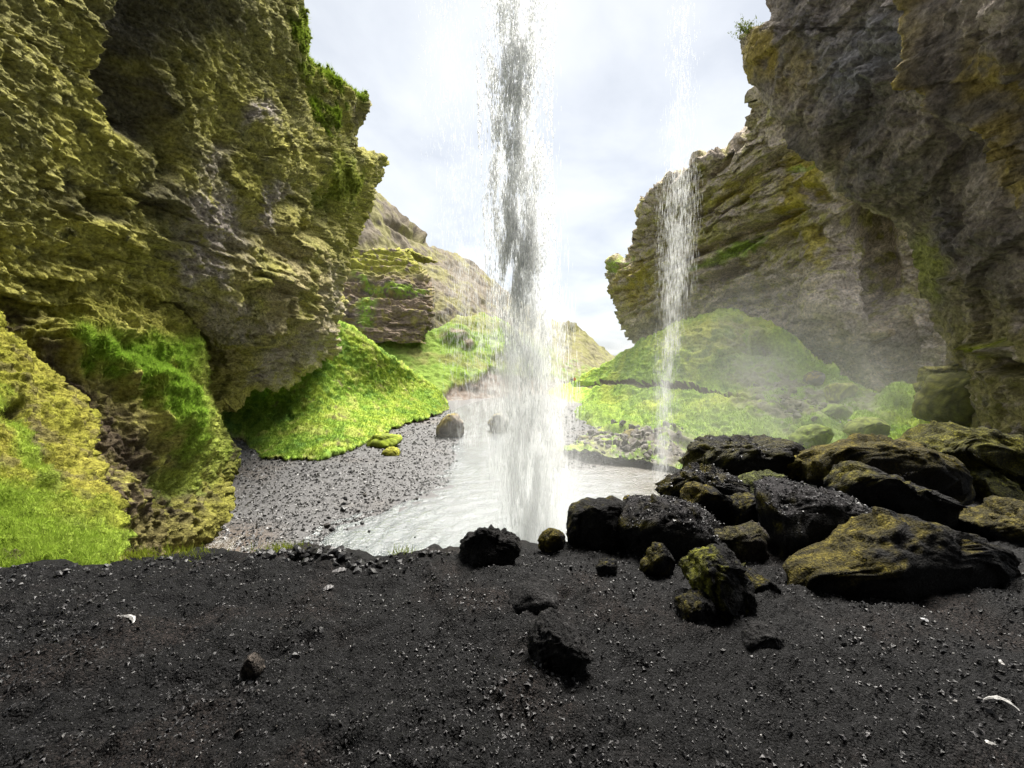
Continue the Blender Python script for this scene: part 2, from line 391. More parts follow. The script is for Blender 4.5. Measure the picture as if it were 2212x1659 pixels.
def paint(p, n, u, v, h):
    N1 = fbm(p, (3.5, 3.5, 3), 4, 21); N2 = fbm(p, 0.55, 3, 31); N3 = fbm(p, 0.22, 2, 41)
    u2, v2 = u + 35 * fbm(p, 1.6, 3, 51), v + 35 * fbm(p, 1.6, 3, 61)
    lump = billow(p, (0.85, 0.85, 1.0), 2, 3)
    c = np.tile(np.array(OLIVE), (len(p), 1))
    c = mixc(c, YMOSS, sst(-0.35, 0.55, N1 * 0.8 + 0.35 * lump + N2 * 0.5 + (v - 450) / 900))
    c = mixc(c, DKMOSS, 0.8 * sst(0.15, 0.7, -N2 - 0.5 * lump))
    rock = np.maximum.reduce([blob(u2, v2, 450, 470, 90, 70, 20), blob(u2, v2, 600, 450, 28, 70, 25), blob(u2, v2, 410, 560, 45, 30, 0), blob(u2, v2, 550, 250, 25, 30), 0.8 * blob(u2, v2, 460, 350, 50, 35, -10),
                              0.8 * blob(u2, v2, 480, 680, 90, 40, 30), 0.75 * blob(u2, v2, 660, 750, 70, 50, -20), 0.6 * blob(u2, v2, 700, 640, 30, 60, 10), 0.8 * blob(u2, v2, 590, 790, 60, 40, -25)])
    tan = blob(u2, v2, 600, 660, 190, 150, -10, 0.7)
    c = mixc(c, (0.40, 0.335, 0.20), 0.8 * tan * sst(-0.3, 0.3, N1 + 0.3 * N2 + 0.1))
    c = mixc(c, ROCKP, rock * sst(-0.55, 0.1, N2 + N3 * 0.6 + 0.2))
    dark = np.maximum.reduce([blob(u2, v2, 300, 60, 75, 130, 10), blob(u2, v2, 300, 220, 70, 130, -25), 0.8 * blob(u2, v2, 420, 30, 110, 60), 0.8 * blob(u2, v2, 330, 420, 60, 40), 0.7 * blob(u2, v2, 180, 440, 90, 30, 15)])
    c = mixc(c, DARKTONE, 0.85 * dark)  # darker tone over the carved hollows and the top of the wall
    g = np.maximum.reduce([blob(u2, v2, 720, 165, 90, 22, 32), blob(u2, v2, 690, 240, 14, 60, -25), 0.9 * blob(u2, v2, 640, 90, 14, 80, -8), 0.6 * blob(u2, v2, 740, 390, 30, 60)])
    c = mixc(c, (0.19, 0.27, 0.025), g)
    c = mixc(c, ROCKB, 0.7 * blob(u2, v2, 790, 250, 25, 18))
    return c * (1 + 0.25 * N3)[:, None]
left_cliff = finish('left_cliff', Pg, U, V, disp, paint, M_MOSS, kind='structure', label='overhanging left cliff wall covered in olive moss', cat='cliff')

# ------------------------------------------------------------------ lower left bank behind (gully and green spur)
silC = [(640, 330), (700, 400), (760, 430), (820, 452), (880, 458), (920, 462), (960, 472), (1000, 478), (1030, 470), (1060, 474), (1100, 486), (1140, 470), (1165, 445), (1195, 412), (1230, 400)]
ctrl = [(-60, 640, 13.5), (-60, 900, 12.5), (-60, 1230, 10), (150, 700, 16), (150, 900, 14), (150, 1200, 11.5), (290, 760, 18.5), (290, 860, 17.5), (290, 1000, 16), (290, 1200, 14.5), (400, 780, 22.5), (400, 900, 21), (400, 1050, 19.5), (400, 1195, 18.6), (460, 900, 28.5), (478, 1005, 28), (484, 1100, 23.5), (440, 1165, 20)]
Pg, U, V = sheet('row', 640, 1235, 270, 230, [(640, -80), (1235, -80)], silC, ctrl, wrap1=[0.4, 1.2, 3, 8], rnd1=0.05, rw=0.06, jag=(0, 7))
ridge_line = np.array([(90, 760), (180, 800), (260, 850), (310, 900), (350, 960), (380, 1010), (420, 1080)])
def disp(p, u, v):
    h = 0.6 * fbm(p, 3.5, 3, 1.0) + 0.30 * billow(p, (0.8, 0.8, 0.9), 3, 3) + 0.12 * fbm(p, 0.3, 2, 8)
    rl = np.interp(v, ridge_line[:, 1], ridge_line[:, 0])
    h -= 0.7 * np.exp(-((u - (rl - 70)) / 65) ** 2) * sst(720, 820, v)
    h += 0.9 * np.exp(-((u - (rl + 60)) / 60) ** 2) * (1 - sst(980, 1060, v))
    return h
def paint(p, n, u, v, h):
    N1 = fbm(p, 2.2, 4, 21); N2 = fbm(p, 0.55, 3, 31); N3 = fbm(p, 0.22, 2, 41)
    u2, v2 = u + 26 * fbm(p, 1.3, 3, 51), v + 26 * fbm(p, 1.3, 3, 61)
    rl = np.interp(v2, ridge_line[:, 1], ridge_line[:, 0])
    c = np.tile(np.array((0.26, 0.25, 0.05)), (len(p), 1))
    c = mixc(c, YMOSS, sst(-0.2, 0.5, N1))
    c = mixc(c, EARTH, 0.95 * sst(150, 70, u2 - rl + 150) * sst(-0.5, 0.2, -N2) * sst(rl * 0 + 10, 40, rl - u2 + 10))
    gul = np.exp(-((u2 - (rl - 75)) / 60) ** 2) * sst(740, 800, v2)
    c = mixc(c, EARTH, 1.0 * gul * sst(-0.3, 0.25, N2 + 0.2))
    c = mixc(c, (0.075, 0.06, 0.045), 0.8 * blob(u2, v2, 380, 1060, 80, 70, 0) * sst(-0.3, 0.3, N2 + 0.15))
    c = mixc(c, (0.20, 0.18, 0.05), 0.5 * blob(u2, v2, 370, 1150, 130, 40))
    gr = sst(-10, 30, u2 - rl) * (1 - sst(960, 1040, v2)) * sst(700, 780, v2)
    c = mixc(c, (0.26, 0.40, 0.05), gr * sst(-0.6, 0.0, N1 + 0.45))
    c = mixc(c, YMOSS, 0.6 * gr * blob(u2, v2, 430, 880, 50, 120))
    c = mixc(c, GRASSY, 0.7 * blob(u2, v2, 400, 1040, 40, 30))
    c = mixc(c, EARTH, 0.9 * blob(u2, v2, 476, 970, 16, 40))
    return c * (1 + 0.25 * N3)[:, None]
bankC = finish('left_bank', Pg, U, V, disp, paint, M_MOSS, kind='structure', label='mossy left bank with a dark earthy gully and green spur', cat='bank')

# ------------------------------------------------------------------ near left mossy bank beside the ledge
silN = [(650, -20), (720, 10), (760, 60), (790, 92), (830, 130), (870, 180), (900, 198), (950, 205), (1000, 212), (1050, 226), (1090, 244), (1130, 258), (1165, 272), (1195, 262), (1225, 235), (1260, 215), (1300, 190)]
ctrl = [(-300, 650, 8), (-300, 950, 6.2), (-300, 1250, 4.2), (0, 700, 11.5), (0, 850, 10), (0, 1000, 8.2), (0, 1120, 6.6), (0, 1250, 4.9), (100, 800, 12), (100, 1000, 9), (120, 1240, 5.2), (200, 900, 12.3), (205, 1050, 9.5), (260, 1150, 7.6), (230, 1230, 5.9)]
Pg, U, V = sheet('row', 650, 1300, 310, 230, [(650, -340), (1300, -340)], silN, ctrl, wrap1=[0.25, 0.7, 2, 5], rnd1=0.05, rw=0.10, jag=(0, 9))
def disp(p, u, v):
    return 0.22 * fbm(p, 2.0, 3, 1.0) + 0.12 * billow(p, (0.62, 0.62, 0.5), 3, 3) + 0.09 * fbm(p, 0.2, 3, 8, 0.6) - 0.7 * blob(u, v, 15, 900, 22, 16) - 0.5 * blob(u, v, 95, 1065, 40, 16, 25) - 0.4 * blob(u, v, 110, 990, 25, 14, 20)
def paint(p, n, u, v, h):
    N1 = fbm(p, 1.6, 4, 21); N2 = fbm(p, 0.35, 3, 31); N3 = fbm(p, 0.1, 2, 41)
    u2, v2 = u + 26 * fbm(p, 0.9, 3, 51), v + 26 * fbm(p, 0.9, 3, 61)
    c = np.tile(np.array((0.25, 0.25, 0.035)), (len(p), 1))
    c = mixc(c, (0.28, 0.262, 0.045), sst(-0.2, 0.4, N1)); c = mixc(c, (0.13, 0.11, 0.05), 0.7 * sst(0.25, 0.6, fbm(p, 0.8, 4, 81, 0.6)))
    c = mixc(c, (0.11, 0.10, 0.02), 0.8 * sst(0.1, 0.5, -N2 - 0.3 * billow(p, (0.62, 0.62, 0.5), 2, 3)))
    g = np.maximum(sst(-60, 40, v2 - (1060 + u2 * 0.36)), 0.9 * blob(u2, v2, 40, 960, 25, 150, -35))
    c = mixc(c, (0.27, 0.37, 0.05), g)
    c = mixc(c, EARTH, 0.8 * blob(u2, v2, 60, 930, 20, 90, -35) * sst(-0.3, 0.2, N2))
    c = mixc(c, EARTH, 0.9 * blob(u2, v2, 20, 1238, 22, 12))
    return c * (1 + 0.25 * N3)[:, None]
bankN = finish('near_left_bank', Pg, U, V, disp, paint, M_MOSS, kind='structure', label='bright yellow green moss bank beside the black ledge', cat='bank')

# ------------------------------------------------------------------ left grass slope
vt = [(420, 850), (480, 835), (560, 810), (640, 770), (690, 730), (712, 692), (722, 686), (760, 708), (800, 738), (860, 778), (920, 822), (950, 845), (968, 868)]
vb = [(420, 935), (470, 940), (500, 943), (530, 958), (565, 984), (620, 990), (690, 988), (730, 975), (770, 962), (800, 948), (840, 930), (880, 912), (930, 897), (968, 885)]
ctrl = [(420, 860, 40), (560, 835, 44), (690, 745, 52), (720, 688, 57), (800, 738, 60), (860, 778, 65), (960, 862, 80)] + [(u, v, float(depth_z(v, WZ + 0.75))) for u, v in vb[::2]] + [(600, 910, 46), (700, 850, 50), (720, 780, 53.5), (800, 860, 57), (870, 860, 64)]
Pg, U, V = sheet('col', 420, 968, 340, 160, vt, vb, ctrl, wrap0=[0.5, 2, 6, 15], wrap1=None, rnd0=0.02, rw=0.05, jag=(3, 7))
# cut turf edge dropping to the gravel
edge = Pg[:, -1]; drop = []
for k, (dzz, back) in enumerate(((0.25, 0.12), (0.6, 0.45), (1.1, 0.5))):
    q = edge.copy(); q[:, 2] -= dzz; ray = edge / np.linalg.norm(edge, axis=-1, keepdims=True); q += ray * back; drop.append(q)
nd = len(drop)
Pg = np.concatenate([Pg, np.stack(drop, 1)], 1); U = np.concatenate([U, np.repeat(U[:, -1:], nd, 1)], 1)
V = np.concatenate([V, V[:, -1:] + np.array([[20.0, 30.0, 40.0]])], 1)
vbf = curve(vb)
def disp(p, u, v):
    return 0.5 * fbm(p, 6, 3, 1.0) + 0.26 * fbm(p, (0.9, 0.9, 0.7), 3, 4) - 0.35 * blob(u, v, 735, 955, 22, 5, 10)
def paint(p, n, u, v, h):
    N1 = fbm(p, 6, 4, 21); N2 = fbm(p, 0.8, 3, 31)
    c = np.tile(np.array((0.21, 0.315, 0.045)), (len(p), 1))
    c = mixc(c, GRASSY, sst(-0.1, 0.6, N1 + 0.6 * sst(0.0, 1.0, (u - 650) / 300 + 0.0 * v)))
    c = mixc(c, GRASSD, 0.75 * sst(0.05, 0.5, -N2))
    c = mixc(c, GRASSD, 0.5 * blob(u + 10 * N1, v + 12 * N2, 780, 790, 14, 90, -48))
    N4 = fbm(p, 2.6, 4, 71, 0.6)
    c = mixc(c, (0.27, 0.29, 0.07), 0.7 * sst(0.15, 0.55, N4)); c = mixc(c, (0.10, 0.20, 0.045), 0.6 * sst(0.2, 0.6, -N4))
    c = mixc(c, EARTH, 0.7 * sst(0.55, 0.75, N2 + 0.5 * N4))
    c = mixc(c, (0.05, 0.035, 0.026), sst(8, 14, v - vbf(u)) )
    c = mixc(c, EARTH, 0.9 * blob(u + 10 * N2, v + 8 * N2, 735, 955, 22, 5, 10))
    c = mixc(c, EARTH, 0.8 * blob(u + 10 * N2, v + 8 * N2, 512, 955, 26, 16, 25))
    return c
slopeL = finish('left_grass_slope', Pg, U, V, disp, paint, M_TURF, kind='structure', label='bright green grass slope below the left cliff', cat='grass slope')

# ------------------------------------------------------------------ far left slope behind it
vt = [(700, 690), (760, 705), (800, 722), (860, 724), (935, 716), (980, 690), (1040, 676), (1080, 690), (1150, 730), (1220, 770), (1290, 800), (1340, 800)]
vb = [(700, 850), (960, 872), (1060, 858), (1150, 858), (1250, 850), (1340, 850)]
ctrl = [(700, 690, 92), (800, 722, 98), (935, 716, 108), (1040, 676, 125), (1150, 730, 135), (1290, 800, 150), (1340, 800, 150), (700, 850, 80), (960, 872, 84), (1060, 858, 95), (1250, 850, 112), (1340, 850, 112), (900, 790, 96), (1050, 770, 110), (1200, 810, 125)]
Pg, U, V = sheet('col', 700, 1340, 240, 120, vt, vb, ctrl, wrap0=[1, 4, 12], rnd0=0.02, jag=(3, 3))
def disp(p, u, v):
    knob = 2.2 * blob(u, v, 985, 725, 26, 16) + 2.0 * blob(u, v, 1005, 745, 18, 12) + 1.4 * blob(u, v, 1090, 760, 30, 14)
    cut = -1.6 * sst(-8, 14, v - np.interp(u, [700, 955, 980, 1010, 1040, 1060, 1100, 1340], [900, 850, 822, 818, 812, 792, 800, 830]) + 6 * fbm(p, 3.0, 3, 2))
    return 1.0 * fbm(p, 9, 4, 1.0) + 0.25 * fbm(p, 1.5, 3, 4) + knob + cut
def paint(p, n, u, v, h):
    N1 = fbm(p, 9, 4, 21); N2 = fbm(p, 1.8, 3, 31)
    c = np.tile(np.array((0.155, 0.225, 0.04)), (len(p), 1))
    c = mixc(c, (0.185, 0.195, 0.06), sst(0, 0.6, N1 + sst(880, 1050, u)*0.4))
    c = mixc(c, GRASSD, 0.5 * sst(0.1, 0.6, -N2))
    rk = np.maximum.reduce([blob(u + 6 * N2, v + 6 * N2, 985, 733, 26, 10), blob(u, v, 1005, 750, 16, 9), 0.9 * blob(u + 9 * N2, v + 9 * N2, 1240, 770, 40, 40)])
    c = mixc(c, ROCKB, rk * sst(-0.3, 0.3, N2 + 0.2))
    vc = np.interp(u, [700, 955, 980, 1010, 1040, 1060, 1100, 1340], [900, 850, 822, 818, 812, 792, 800, 830]) - 6 * fbm(p, 3.0, 3, 2)
    c = mixc(c, (0.15, 0.12, 0.10), sst(-2, 6, v - vc))
    c = mixc(c, (0.22, 0.20, 0.18), sst(10, 30, v - vc) * sst(-0.2, 0.3, N2))
    c = mixc(c, GRASS, 0.7 * blob(u + 9 * N2, v + 5 * N2, 985, 862, 22, 7))
    return c
slopeF = finish('far_grass_slope', Pg, U, V, disp, paint, M_FAR, kind='structure', label='pale green slope in the gorge seen beside the falls', cat='grass slope')

# ------------------------------------------------------------------ brown strata cliff
silS = [(540, 880), (560, 890), (580, 912), (605, 930), (640, 936), (680, 932), (705, 925), (735, 910)]
ctrl = [(680, 540, 100), (800, 540, 106), (900, 545, 112), (680, 640, 95), (820, 640, 98), (935, 640, 104), (680, 735, 92), (820, 735, 95), (930, 735, 101)]
Pg, U, V = sheet('row', 540, 740, 190, 190, [(540, 660), (740, 660)], silS, ctrl, wrap1=[1, 3, 8, 20], rnd1=0.04, rw=0.08, jag=(0, 4))
# roll the top back to make the mossy shelf
k = 24
roll = [Pg[0] + np.array([0, 1.0, 0.16]) * (l ** 1.15) for l in np.linspace(1.2, 26, k)][::-1]
Pg = np.concatenate([np.stack(roll, 0), Pg], 0); U = np.concatenate([np.repeat(U[:1], k, 0), U], 0); V = np.concatenate([np.repeat(V[:1], k, 0) - np.arange(k, 0, -1)[:, None], V], 0)
def strata(p, dip, f, off=0.0):
    hh = p[:, 2] + dip * p[:, 0] + 1.3 * fbm(p, 8, 4, 2)
    q = np.stack([hh * f, p[:, 0] * 0.05 + off, p[:, 1] * 0.05], -1)
    s = pn(q) + 0.6 * pn(q * np.array([2.7, 2, 2]) + 4)
    return np.tanh(2.5 * s)
def disp(p, u, v):
    f1, _ = facet(p, (4, 4, 1.2), 3.0)
    h = 0.35 * strata(p, 0.02, 0.55) + 0.8 * f1 + 0.9 * fbm(p, 7, 3, 1) + 0.35 * fbm(p, (2, 2, 1.0), 4, 3, 0.6)
    h -= 2.6 * blob(u + 6 * fbm(p, 2, 2), v + 4 * fbm(p, 2, 2, 5), 832, 636, 55, 8, 4) + 1.6 * blob(u, v, 790, 620, 25, 10, -30)
    return h
def paint(p, n, u, v, h):
    N1 = fbm(p, 5, 4, 21); N2 = fbm(p, 1.4, 3, 31); st = strata(p, 0.02, 0.55, 3)
    c = np.tile(np.array((0.20, 0.155, 0.115)), (len(p), 1))
    c = mixc(c, (0.13, 0.105, 0.085), sst(0, 0.7, st))
    c = mixc(c, (0.27, 0.27, 0.05), sst(610, 575, v + 14 * N2) * sst(-0.4, 0.2, N2 + 0.2))
    u2, v2 = u + 14 * N1, v + 12 * N2
    c = mixc(c, (0.22, 0.33, 0.05), 0.9 * np.maximum.reduce([blob(u2, v2, 790, 675, 20, 40, 10), blob(u2, v2, 870, 625, 60, 8, 5), blob(u2, v2, 800, 612, 40, 8, 30)]) * sst(-0.3, 0.2, N2 + 0.2))
    c = mixc(c, (0.27, 0.24, 0.06), 0.6 * sst(0.1, 0.6, N2 + N1 * 0.5))
    return c
finish('strata_cliff', Pg, U, V, disp, paint, M_FAR, kind='structure', label='layered brown rock cliff above the far grass slope', cat='cliff')

# ------------------------------------------------------------------ far hill
vt = [(640, 300), (740, 350), (800, 402), (826, 424), (850, 448), (878, 478), (900, 492), (912, 518), (926, 533), (960, 541), (985, 547), (1010, 560), (1040, 584), (1072, 612), (1110, 640), (1140, 660), (1170, 680), (1200, 694), (1222, 697), (1262, 716), (1290, 742), (1318, 764), (1345, 782), (1400, 805)]
vb = [(640, 740), (1000, 780), (1200, 830), (1400, 850)]
ctrl = [(640, 300, 150), (826, 424, 170), (926, 533, 190), (1072, 612, 220), (1200, 694, 240), (1320, 766, 280), (1400, 805, 300), (640, 740, 130), (1000, 780, 150), (1200, 830, 170), (1400, 850, 190), (800, 600, 140), (1000, 650, 165), (1150, 720, 190)]
Pg, U, V = sheet('col', 640, 1400, 280, 180, vt, vb, ctrl, wrap0=[2, 8, 30], rnd0=0.02, jag=(2, 0))
def disp(p, u, v):
    g = np.abs(fbm(p * np.array([1, 0.5, 0.35]), 9, 4, 1.0))
    h = -1.8 * g + 0.6 * fbm(p, 4, 4, 3)
    h -= 3.0 * blob(u, v, 880, 500, 40, 8, 25) + 3 * blob(u, v, 1235, 735, 18, 40, 0)
    return h
def paint(p, n, u, v, h):
    N1 = fbm(p, 16, 4, 21); N2 = fbm(p, 4, 3, 31)
    c = np.tile(np.array((0.165, 0.14, 0.105)), (len(p), 1))
    c = mixc(c, (0.20, 0.185, 0.085), sst(-0.25, 0.45, N1 + 0.5 * N2 + sst(430, 620, v) * 0.3 - 0.5 * sst(930, 1010, u) * (1 - sst(620, 720, v))))
    c = mixc(c, (0.11, 0.095, 0.08), 0.7 * sst(0.1, 0.6, -N2))
    c = mixc(c, (0.20, 0.20, 0.08), sst(1150, 1250, u) * 0.4)
    return c
finish('far_hill', Pg, U, V, disp, paint, M_FAR, kind='structure', label='brown and yellow hillside descending behind the waterfall', cat='hill')

# ------------------------------------------------------------------ right far cliff
silR = [(180, 1660), (206, 1640), (235, 1632), (262, 1626), (292, 1614), (309, 1604), (322, 1572), (336, 1540), (350, 1512), (368, 1480), (386, 1442), (400, 1432), (420, 1410), (450, 1398), (480, 1386), (510, 1376), (535, 1364), (556, 1352), (566, 1324), (578, 1311), (600, 1312), (625, 1318), (650, 1327), (680, 1336), (700, 1344), (725, 1358), (745, 1373), (800, 1400), (1000, 1500)]
ctrl = [(1640, 210, 46), (1610, 305, 50), (1520, 345, 56), (1440, 388, 62), (1380, 500, 70), (1311, 580, 78), (1345, 700, 74), (1373, 745, 78), (1500, 500, 60), (1600, 430, 54), (1500, 650, 63), (1600, 600, 57), (1600, 740, 58), (1750, 350, 47), (1720, 450, 48), (1720, 600, 50), (1750, 800, 50), (1850, 420, 42), (1850, 520, 45), (1900, 600, 45), (1830, 700, 41.5), (1960, 700, 43), (1950, 850, 41), (1850, 900, 44), (1500, 1000, 68), (1700, 1000, 56), (2000, 480, 41), (2050, 700, 40), (2150, 800, 36), (2200, 450, 40), (2200, 950, 32), (2000, 1000, 36), (2100, 200, 40), (1900, 200, 42)]
Pg, U, V = sheet('row', 180, 1000, 410, 390, silR, [(180, 2160), (1000, 2160)], ctrl, wrap0=[0.6, 2, 6, 15, 30], rnd0=0.05, rw=0.05, jag=(7, 0))
def disp(p, u, v):
    st = strata(p, -0.42, 0.42)
    rough = 1 - sst(1640, 1800, u)
    h = 0.75 * st * (0.35 + 0.9 * rough) * (1 - 0.6 * sst(640, 720, v)) + 1.0 * fbm(p, 8, 3, 1) + 0.20 * billow(p, (1.5, 1.5, 1.1), 3, 3) + 0.18 * fbm(p, (0.9, 0.9, 0.6), 3, 9, 0.65)
    ps = p.copy(); ps[:, 2] -= 0.42 * ps[:, 0]
    f1, _ = facet(ps, (4.2, 4.2, 1.3), 1.0); f2, _ = facet(ps, (1.6, 1.6, 0.7), 7.0)
    h += (0.85 * f1 + 0.42 * f2) * (0.35 + 0.65 * rough)
    u2, v2 = u + 12 * fbm(p, 3, 2, 3), v + 12 * fbm(p, 3, 2, 13)
    for cu, cv, ru, rv, ang, a in [(1880, 480, 60, 45, 20, 4), (1900, 600, 34, 100, 3, 3.0), (1930, 760, 42, 60, 20, 3.0), (1940, 850, 18, 40, -10, 2.0), (1815, 432, 16, 14, 0, 1.4), (1755, 420, 26, 14, 20, 1.6), (1775, 505, 22, 16, 30, 1.2),
                                   (1690, 470, 50, 10, -22, 1.6), (1640, 490, 60, 8, -22, 1.4), (1600, 520, 50, 6, -20, 1.2), (1570, 595, 60, 10, -15, 1.3), (1815, 530, 30, 25, -20, 1.0)]:
        h -= a * blob(u2, v2, cu, cv, ru, rv, ang, 0.55)
    # rounded buttress between the recesses
    h += 1.5 * blob(u2, v2, 1790, 580, 40, 120, 15, 0.7) + 2.2 * blob(u2, v2, 1905, 722, 28, 14, -10, 0.6) + 1.8 * blob(u2, v2, 1530, 575, 60, 20, -12, 0.5)
    return h
def paint(p, n, u, v, h):
    N1 = fbm(p, 5, 4, 21); N2 = fbm(p, 1.3, 3, 31); N3 = fbm(p, 0.5, 2, 41); st = strata(p, -0.42, 0.42, 3)
    u2, v2 = u + 22 * fbm(p, 3, 3, 51), v + 22 * fbm(p, 3, 3, 61)
    c = np.tile(np.array((0.50, 0.42, 0.335)), (len(p), 1))
    c = mixc(c, (0.36, 0.30, 0.245), 0.8 * sst(-0.1, 0.8, st))
    c = mixc(c, (0.56, 0.48, 0.40), 0.6 * sst(0.1, 0.7, N1))
    ps = p.copy(); ps[:, 2] -= 0.42 * ps[:, 0]
    _, t1 = facet(ps, (1.6, 1.6, 0.7), 7.0); c = c * (0.78 + 0.5 * t1)[:, None]
    mossy = 0.75 * sst(0.05, 0.6, N1 * 0.4 + N2 + 0.30 * (n[:, 2] > 0.35)) * (1 - sst(640, 740, v))
    c = mixc(c, (0.42, 0.39, 0.11), mossy)
    ym = np.maximum.reduce([blob(u2, v2, 1740, 380, 45, 55, -20), blob(u2, v2, 1700, 450, 28, 60, 10), 0.8 * blob(u2, v2, 1765, 540, 22, 60, -25), 0.8 * blob(u2, v2, 1370, 620, 45, 60, 5), 0.7 * blob(u2, v2, 1600, 410, 60, 20, -30)])
    c = mixc(c, (0.46, 0.38, 0.08), ym * sst(-0.4, 0.15, N2 + 0.15))
    g = np.maximum.reduce([blob(u2, v2, 1600, 535, 60, 8, -22), 0.8 * blob(u2, v2, 1530, 570, 50, 8, -18), 0.7 * blob(u2, v2, 1740, 370, 25, 12), blob(u2, v2, 1335, 568, 30, 5, -15)])
    c = mixc(c, (0.32, 0.42, 0.08), g)
    c = mixc(c, (0.29, 0.28, 0.10), 0.6 * sst(700, 860, v2) * sst(-0.3, 0.3, N2 + 0.2))
    c = mixc(c, (0.34, 0.25, 0.15), 0.9 * blob(u2, v2, 1902, 722, 26, 14, -10))
    return c * (1 + 0.25 * N3)[:, None]
right_cliff = finish('right_cliff', Pg, U, V, disp, paint, M_ROCK, kind='structure', label='layered brown right cliff rising behind the green mound', cat='cliff')

# ------------------------------------------------------------------ right near overhang
silO = [(-260, 1640), (-60, 1655), (0, 1660), (25, 1664), (48, 1668), (58, 1640), (66, 1606), (80, 1596), (100, 1598), (130, 1606), (160, 1622), (200, 1640), (225, 1660), (260, 1690), (290, 1712), (330, 1752), (352, 1775), (370, 1795), (395, 1806), (425, 1850), (450, 1890), (470, 1925), (500, 1958), (540, 1980), (600, 1992), (660, 2010), (740, 2040), (820, 2068), (900, 2090), (1080, 2110)]
ctrl = [(1660, -200, 30), (1660, 0, 31), (1597, 85, 33), (1640, 200, 32), (1750, 340, 28.5), (1860, 430, 27), (1960, 500, 26), (2000, 640, 26), (2060, 800, 26), (2090, 900, 24), (2110, 1080, 22),
        (1800, -200, 25), (1800, 100, 25.5), (1850, 300, 25), (1950, 100, 21), (1950, 300, 22.5), (2050, 450, 22.5), (2050, -150, 18), (2100, 100, 17.5), (2120, 300, 19), (2120, 550, 21), (2150, 700, 21), (2180, 900, 19.5), (2212, 0, 14.5), (2212, 250, 16.5), (2250, 500, 17.5), (2250, 750, 17.5), (2250, 1000, 16), (2450, 0, 11), (2450, 500, 12.5), (2450, 1000, 12), (2850, 0, 8), (2850, 500, 8.5), (2850, 1080, 8.5)]
Pg, U, V = sheet('row', -150, 1080, 410, 340, silO, [(-260, 2850), (1080, 2850)], ctrl, wrap0=[0.3, 1.2, 4, 10], rnd0=0.02, rw=0.03, jag=(6, 0))
fold = np.array([(1990, -260), (2005, -60), (2010, 50), (2060, 130), (2110, 190), (2170, 240), (2240, 330), (2300, 420)])
def disp(p, u, v):
    h = 0.7 * fbm(p, 6, 4, 1) + 0.14 * billow(p, (1.3, 1.3, 1.0), 3, 3) + 0.14 * fbm(p, 0.4, 3, 9, 0.6)
    fu = np.interp(v, fold[:, 1], fold[:, 0])
    h += 1.5 * np.exp(-((u - fu - 25) / 28) ** 2) * (v < 420) - 0.9 * np.exp(-((u - fu + 25) / 22) ** 2) * (v < 420)
    f1, _ = facet(p, (5.0, 5.0, 4.0), 2.0); f2, _ = facet(p, 1.5, 5.0)
    inn = 0.25 + 0.75 * sst(5, 70, u - curve(silO)(v))
    h = h * (0.5 + 0.5 * inn) + (0.8 * f1 + 0.30 * f2) * inn
    shard = np.abs(fbm(p * np.array([1.0, 0.6, 0.45]) @ np.array([[0.8, 0, 0.6], [0, 1, 0], [-0.6, 0, 0.8]]), 0.9, 3, 7))
    h += 0.9 * shard * blob(u, v, 1880, 110, 130, 80, -35, 0.6)
    h += 1.0 * blob(u, v, 2170, 752, 36, 14, 5, 0.5) - 1.2 * blob(u, v, 2190, 790, 50, 16, 15, 0.5) - 2.2 * blob(u, v, 2060, 850, 40, 55, 0, 0.4) - 0.8 * blob(u, v, 1815, 330, 14, 60, 12)
    u2, v2 = u + 12 * fbm(p, 3, 2, 3), v + 12 * fbm(p, 3, 2, 13)
    h -= 0.9 * blob(u2, v2, 1730, 300, 30, 50, -35) + 0.5 * strata(p, 0.1, 0.5) * blob(u, v, 2100, 500, 90, 80)
    return h
def paint(p, n, u, v, h):
    N1 = fbm(p, 4, 4, 21); N2 = fbm(p, 0.9, 3, 31); N3 = fbm(p, 0.3, 2, 41)
    u2, v2 = u + 26 * fbm(p, 2.2, 3, 51), v + 26 * fbm(p, 2.2, 3, 61)
    c = np.tile(np.array((0.215, 0.182, 0.155)), (len(p), 1))
    c = mixc(c, (0.32, 0.27, 0.225), sst(0, 0.6, N1))
    c = mixc(c, (0.15, 0.135, 0.128), 0.8 * sst(0, 0.5, -N1 + 0.3 * N2))
    _, t1 = facet(p, 1.5, 5.0); c = c * (0.8 + 0.45 * t1)[:, None] * 1.15
    c = mixc(c, (0.26, 0.255, 0.265), 0.8 * blob(u2, v2, 1880, 110, 130, 80, -35))
    ym = np.maximum.reduce([blob(u2, v2, 1640, 110, 45, 60, -15), 0.5 * blob(u2, v2, 1730, 150, 60, 60), blob(u2, v2, 2190, 330, 60, 90, -25), 0.9 * blob(u2, v2, 2190, 150, 30, 90, -30)])
    fu = np.interp(v2, fold[:, 1], fold[:, 0])
    ym = np.maximum(ym, np.exp(-((u2 - fu - 20) / 18) ** 2) * (v < 420))
    c = mixc(c, (0.42, 0.32, 0.07), 0.85 * ym * sst(-0.5, 0.15, N2 + 0.2))
    low = sst(560, 760, v2)
    c = mixc(c, (0.27, 0.24, 0.07), 0.75 * low * sst(-0.35, 0.25, N2 + 0.25))
    c = mixc(c, (0.30, 0.31, 0.08), np.maximum(0.8 * blob(u2, v2, 2000, 580, 45, 60), 0.8 * blob(u2, v2, 2050, 830, 60, 40)))
    c = mixc(c, (0.33, 0.36, 0.03), blob(u2, v2, 2165, 745, 36, 14, 5))
    return c * (1 + 0.25 * N3)[:, None]
overhang = finish('right_overhang', Pg, U, V, disp, paint, M_ROCK, kind='structure', label='dark overhanging rock wall at upper right', cat='cliff')

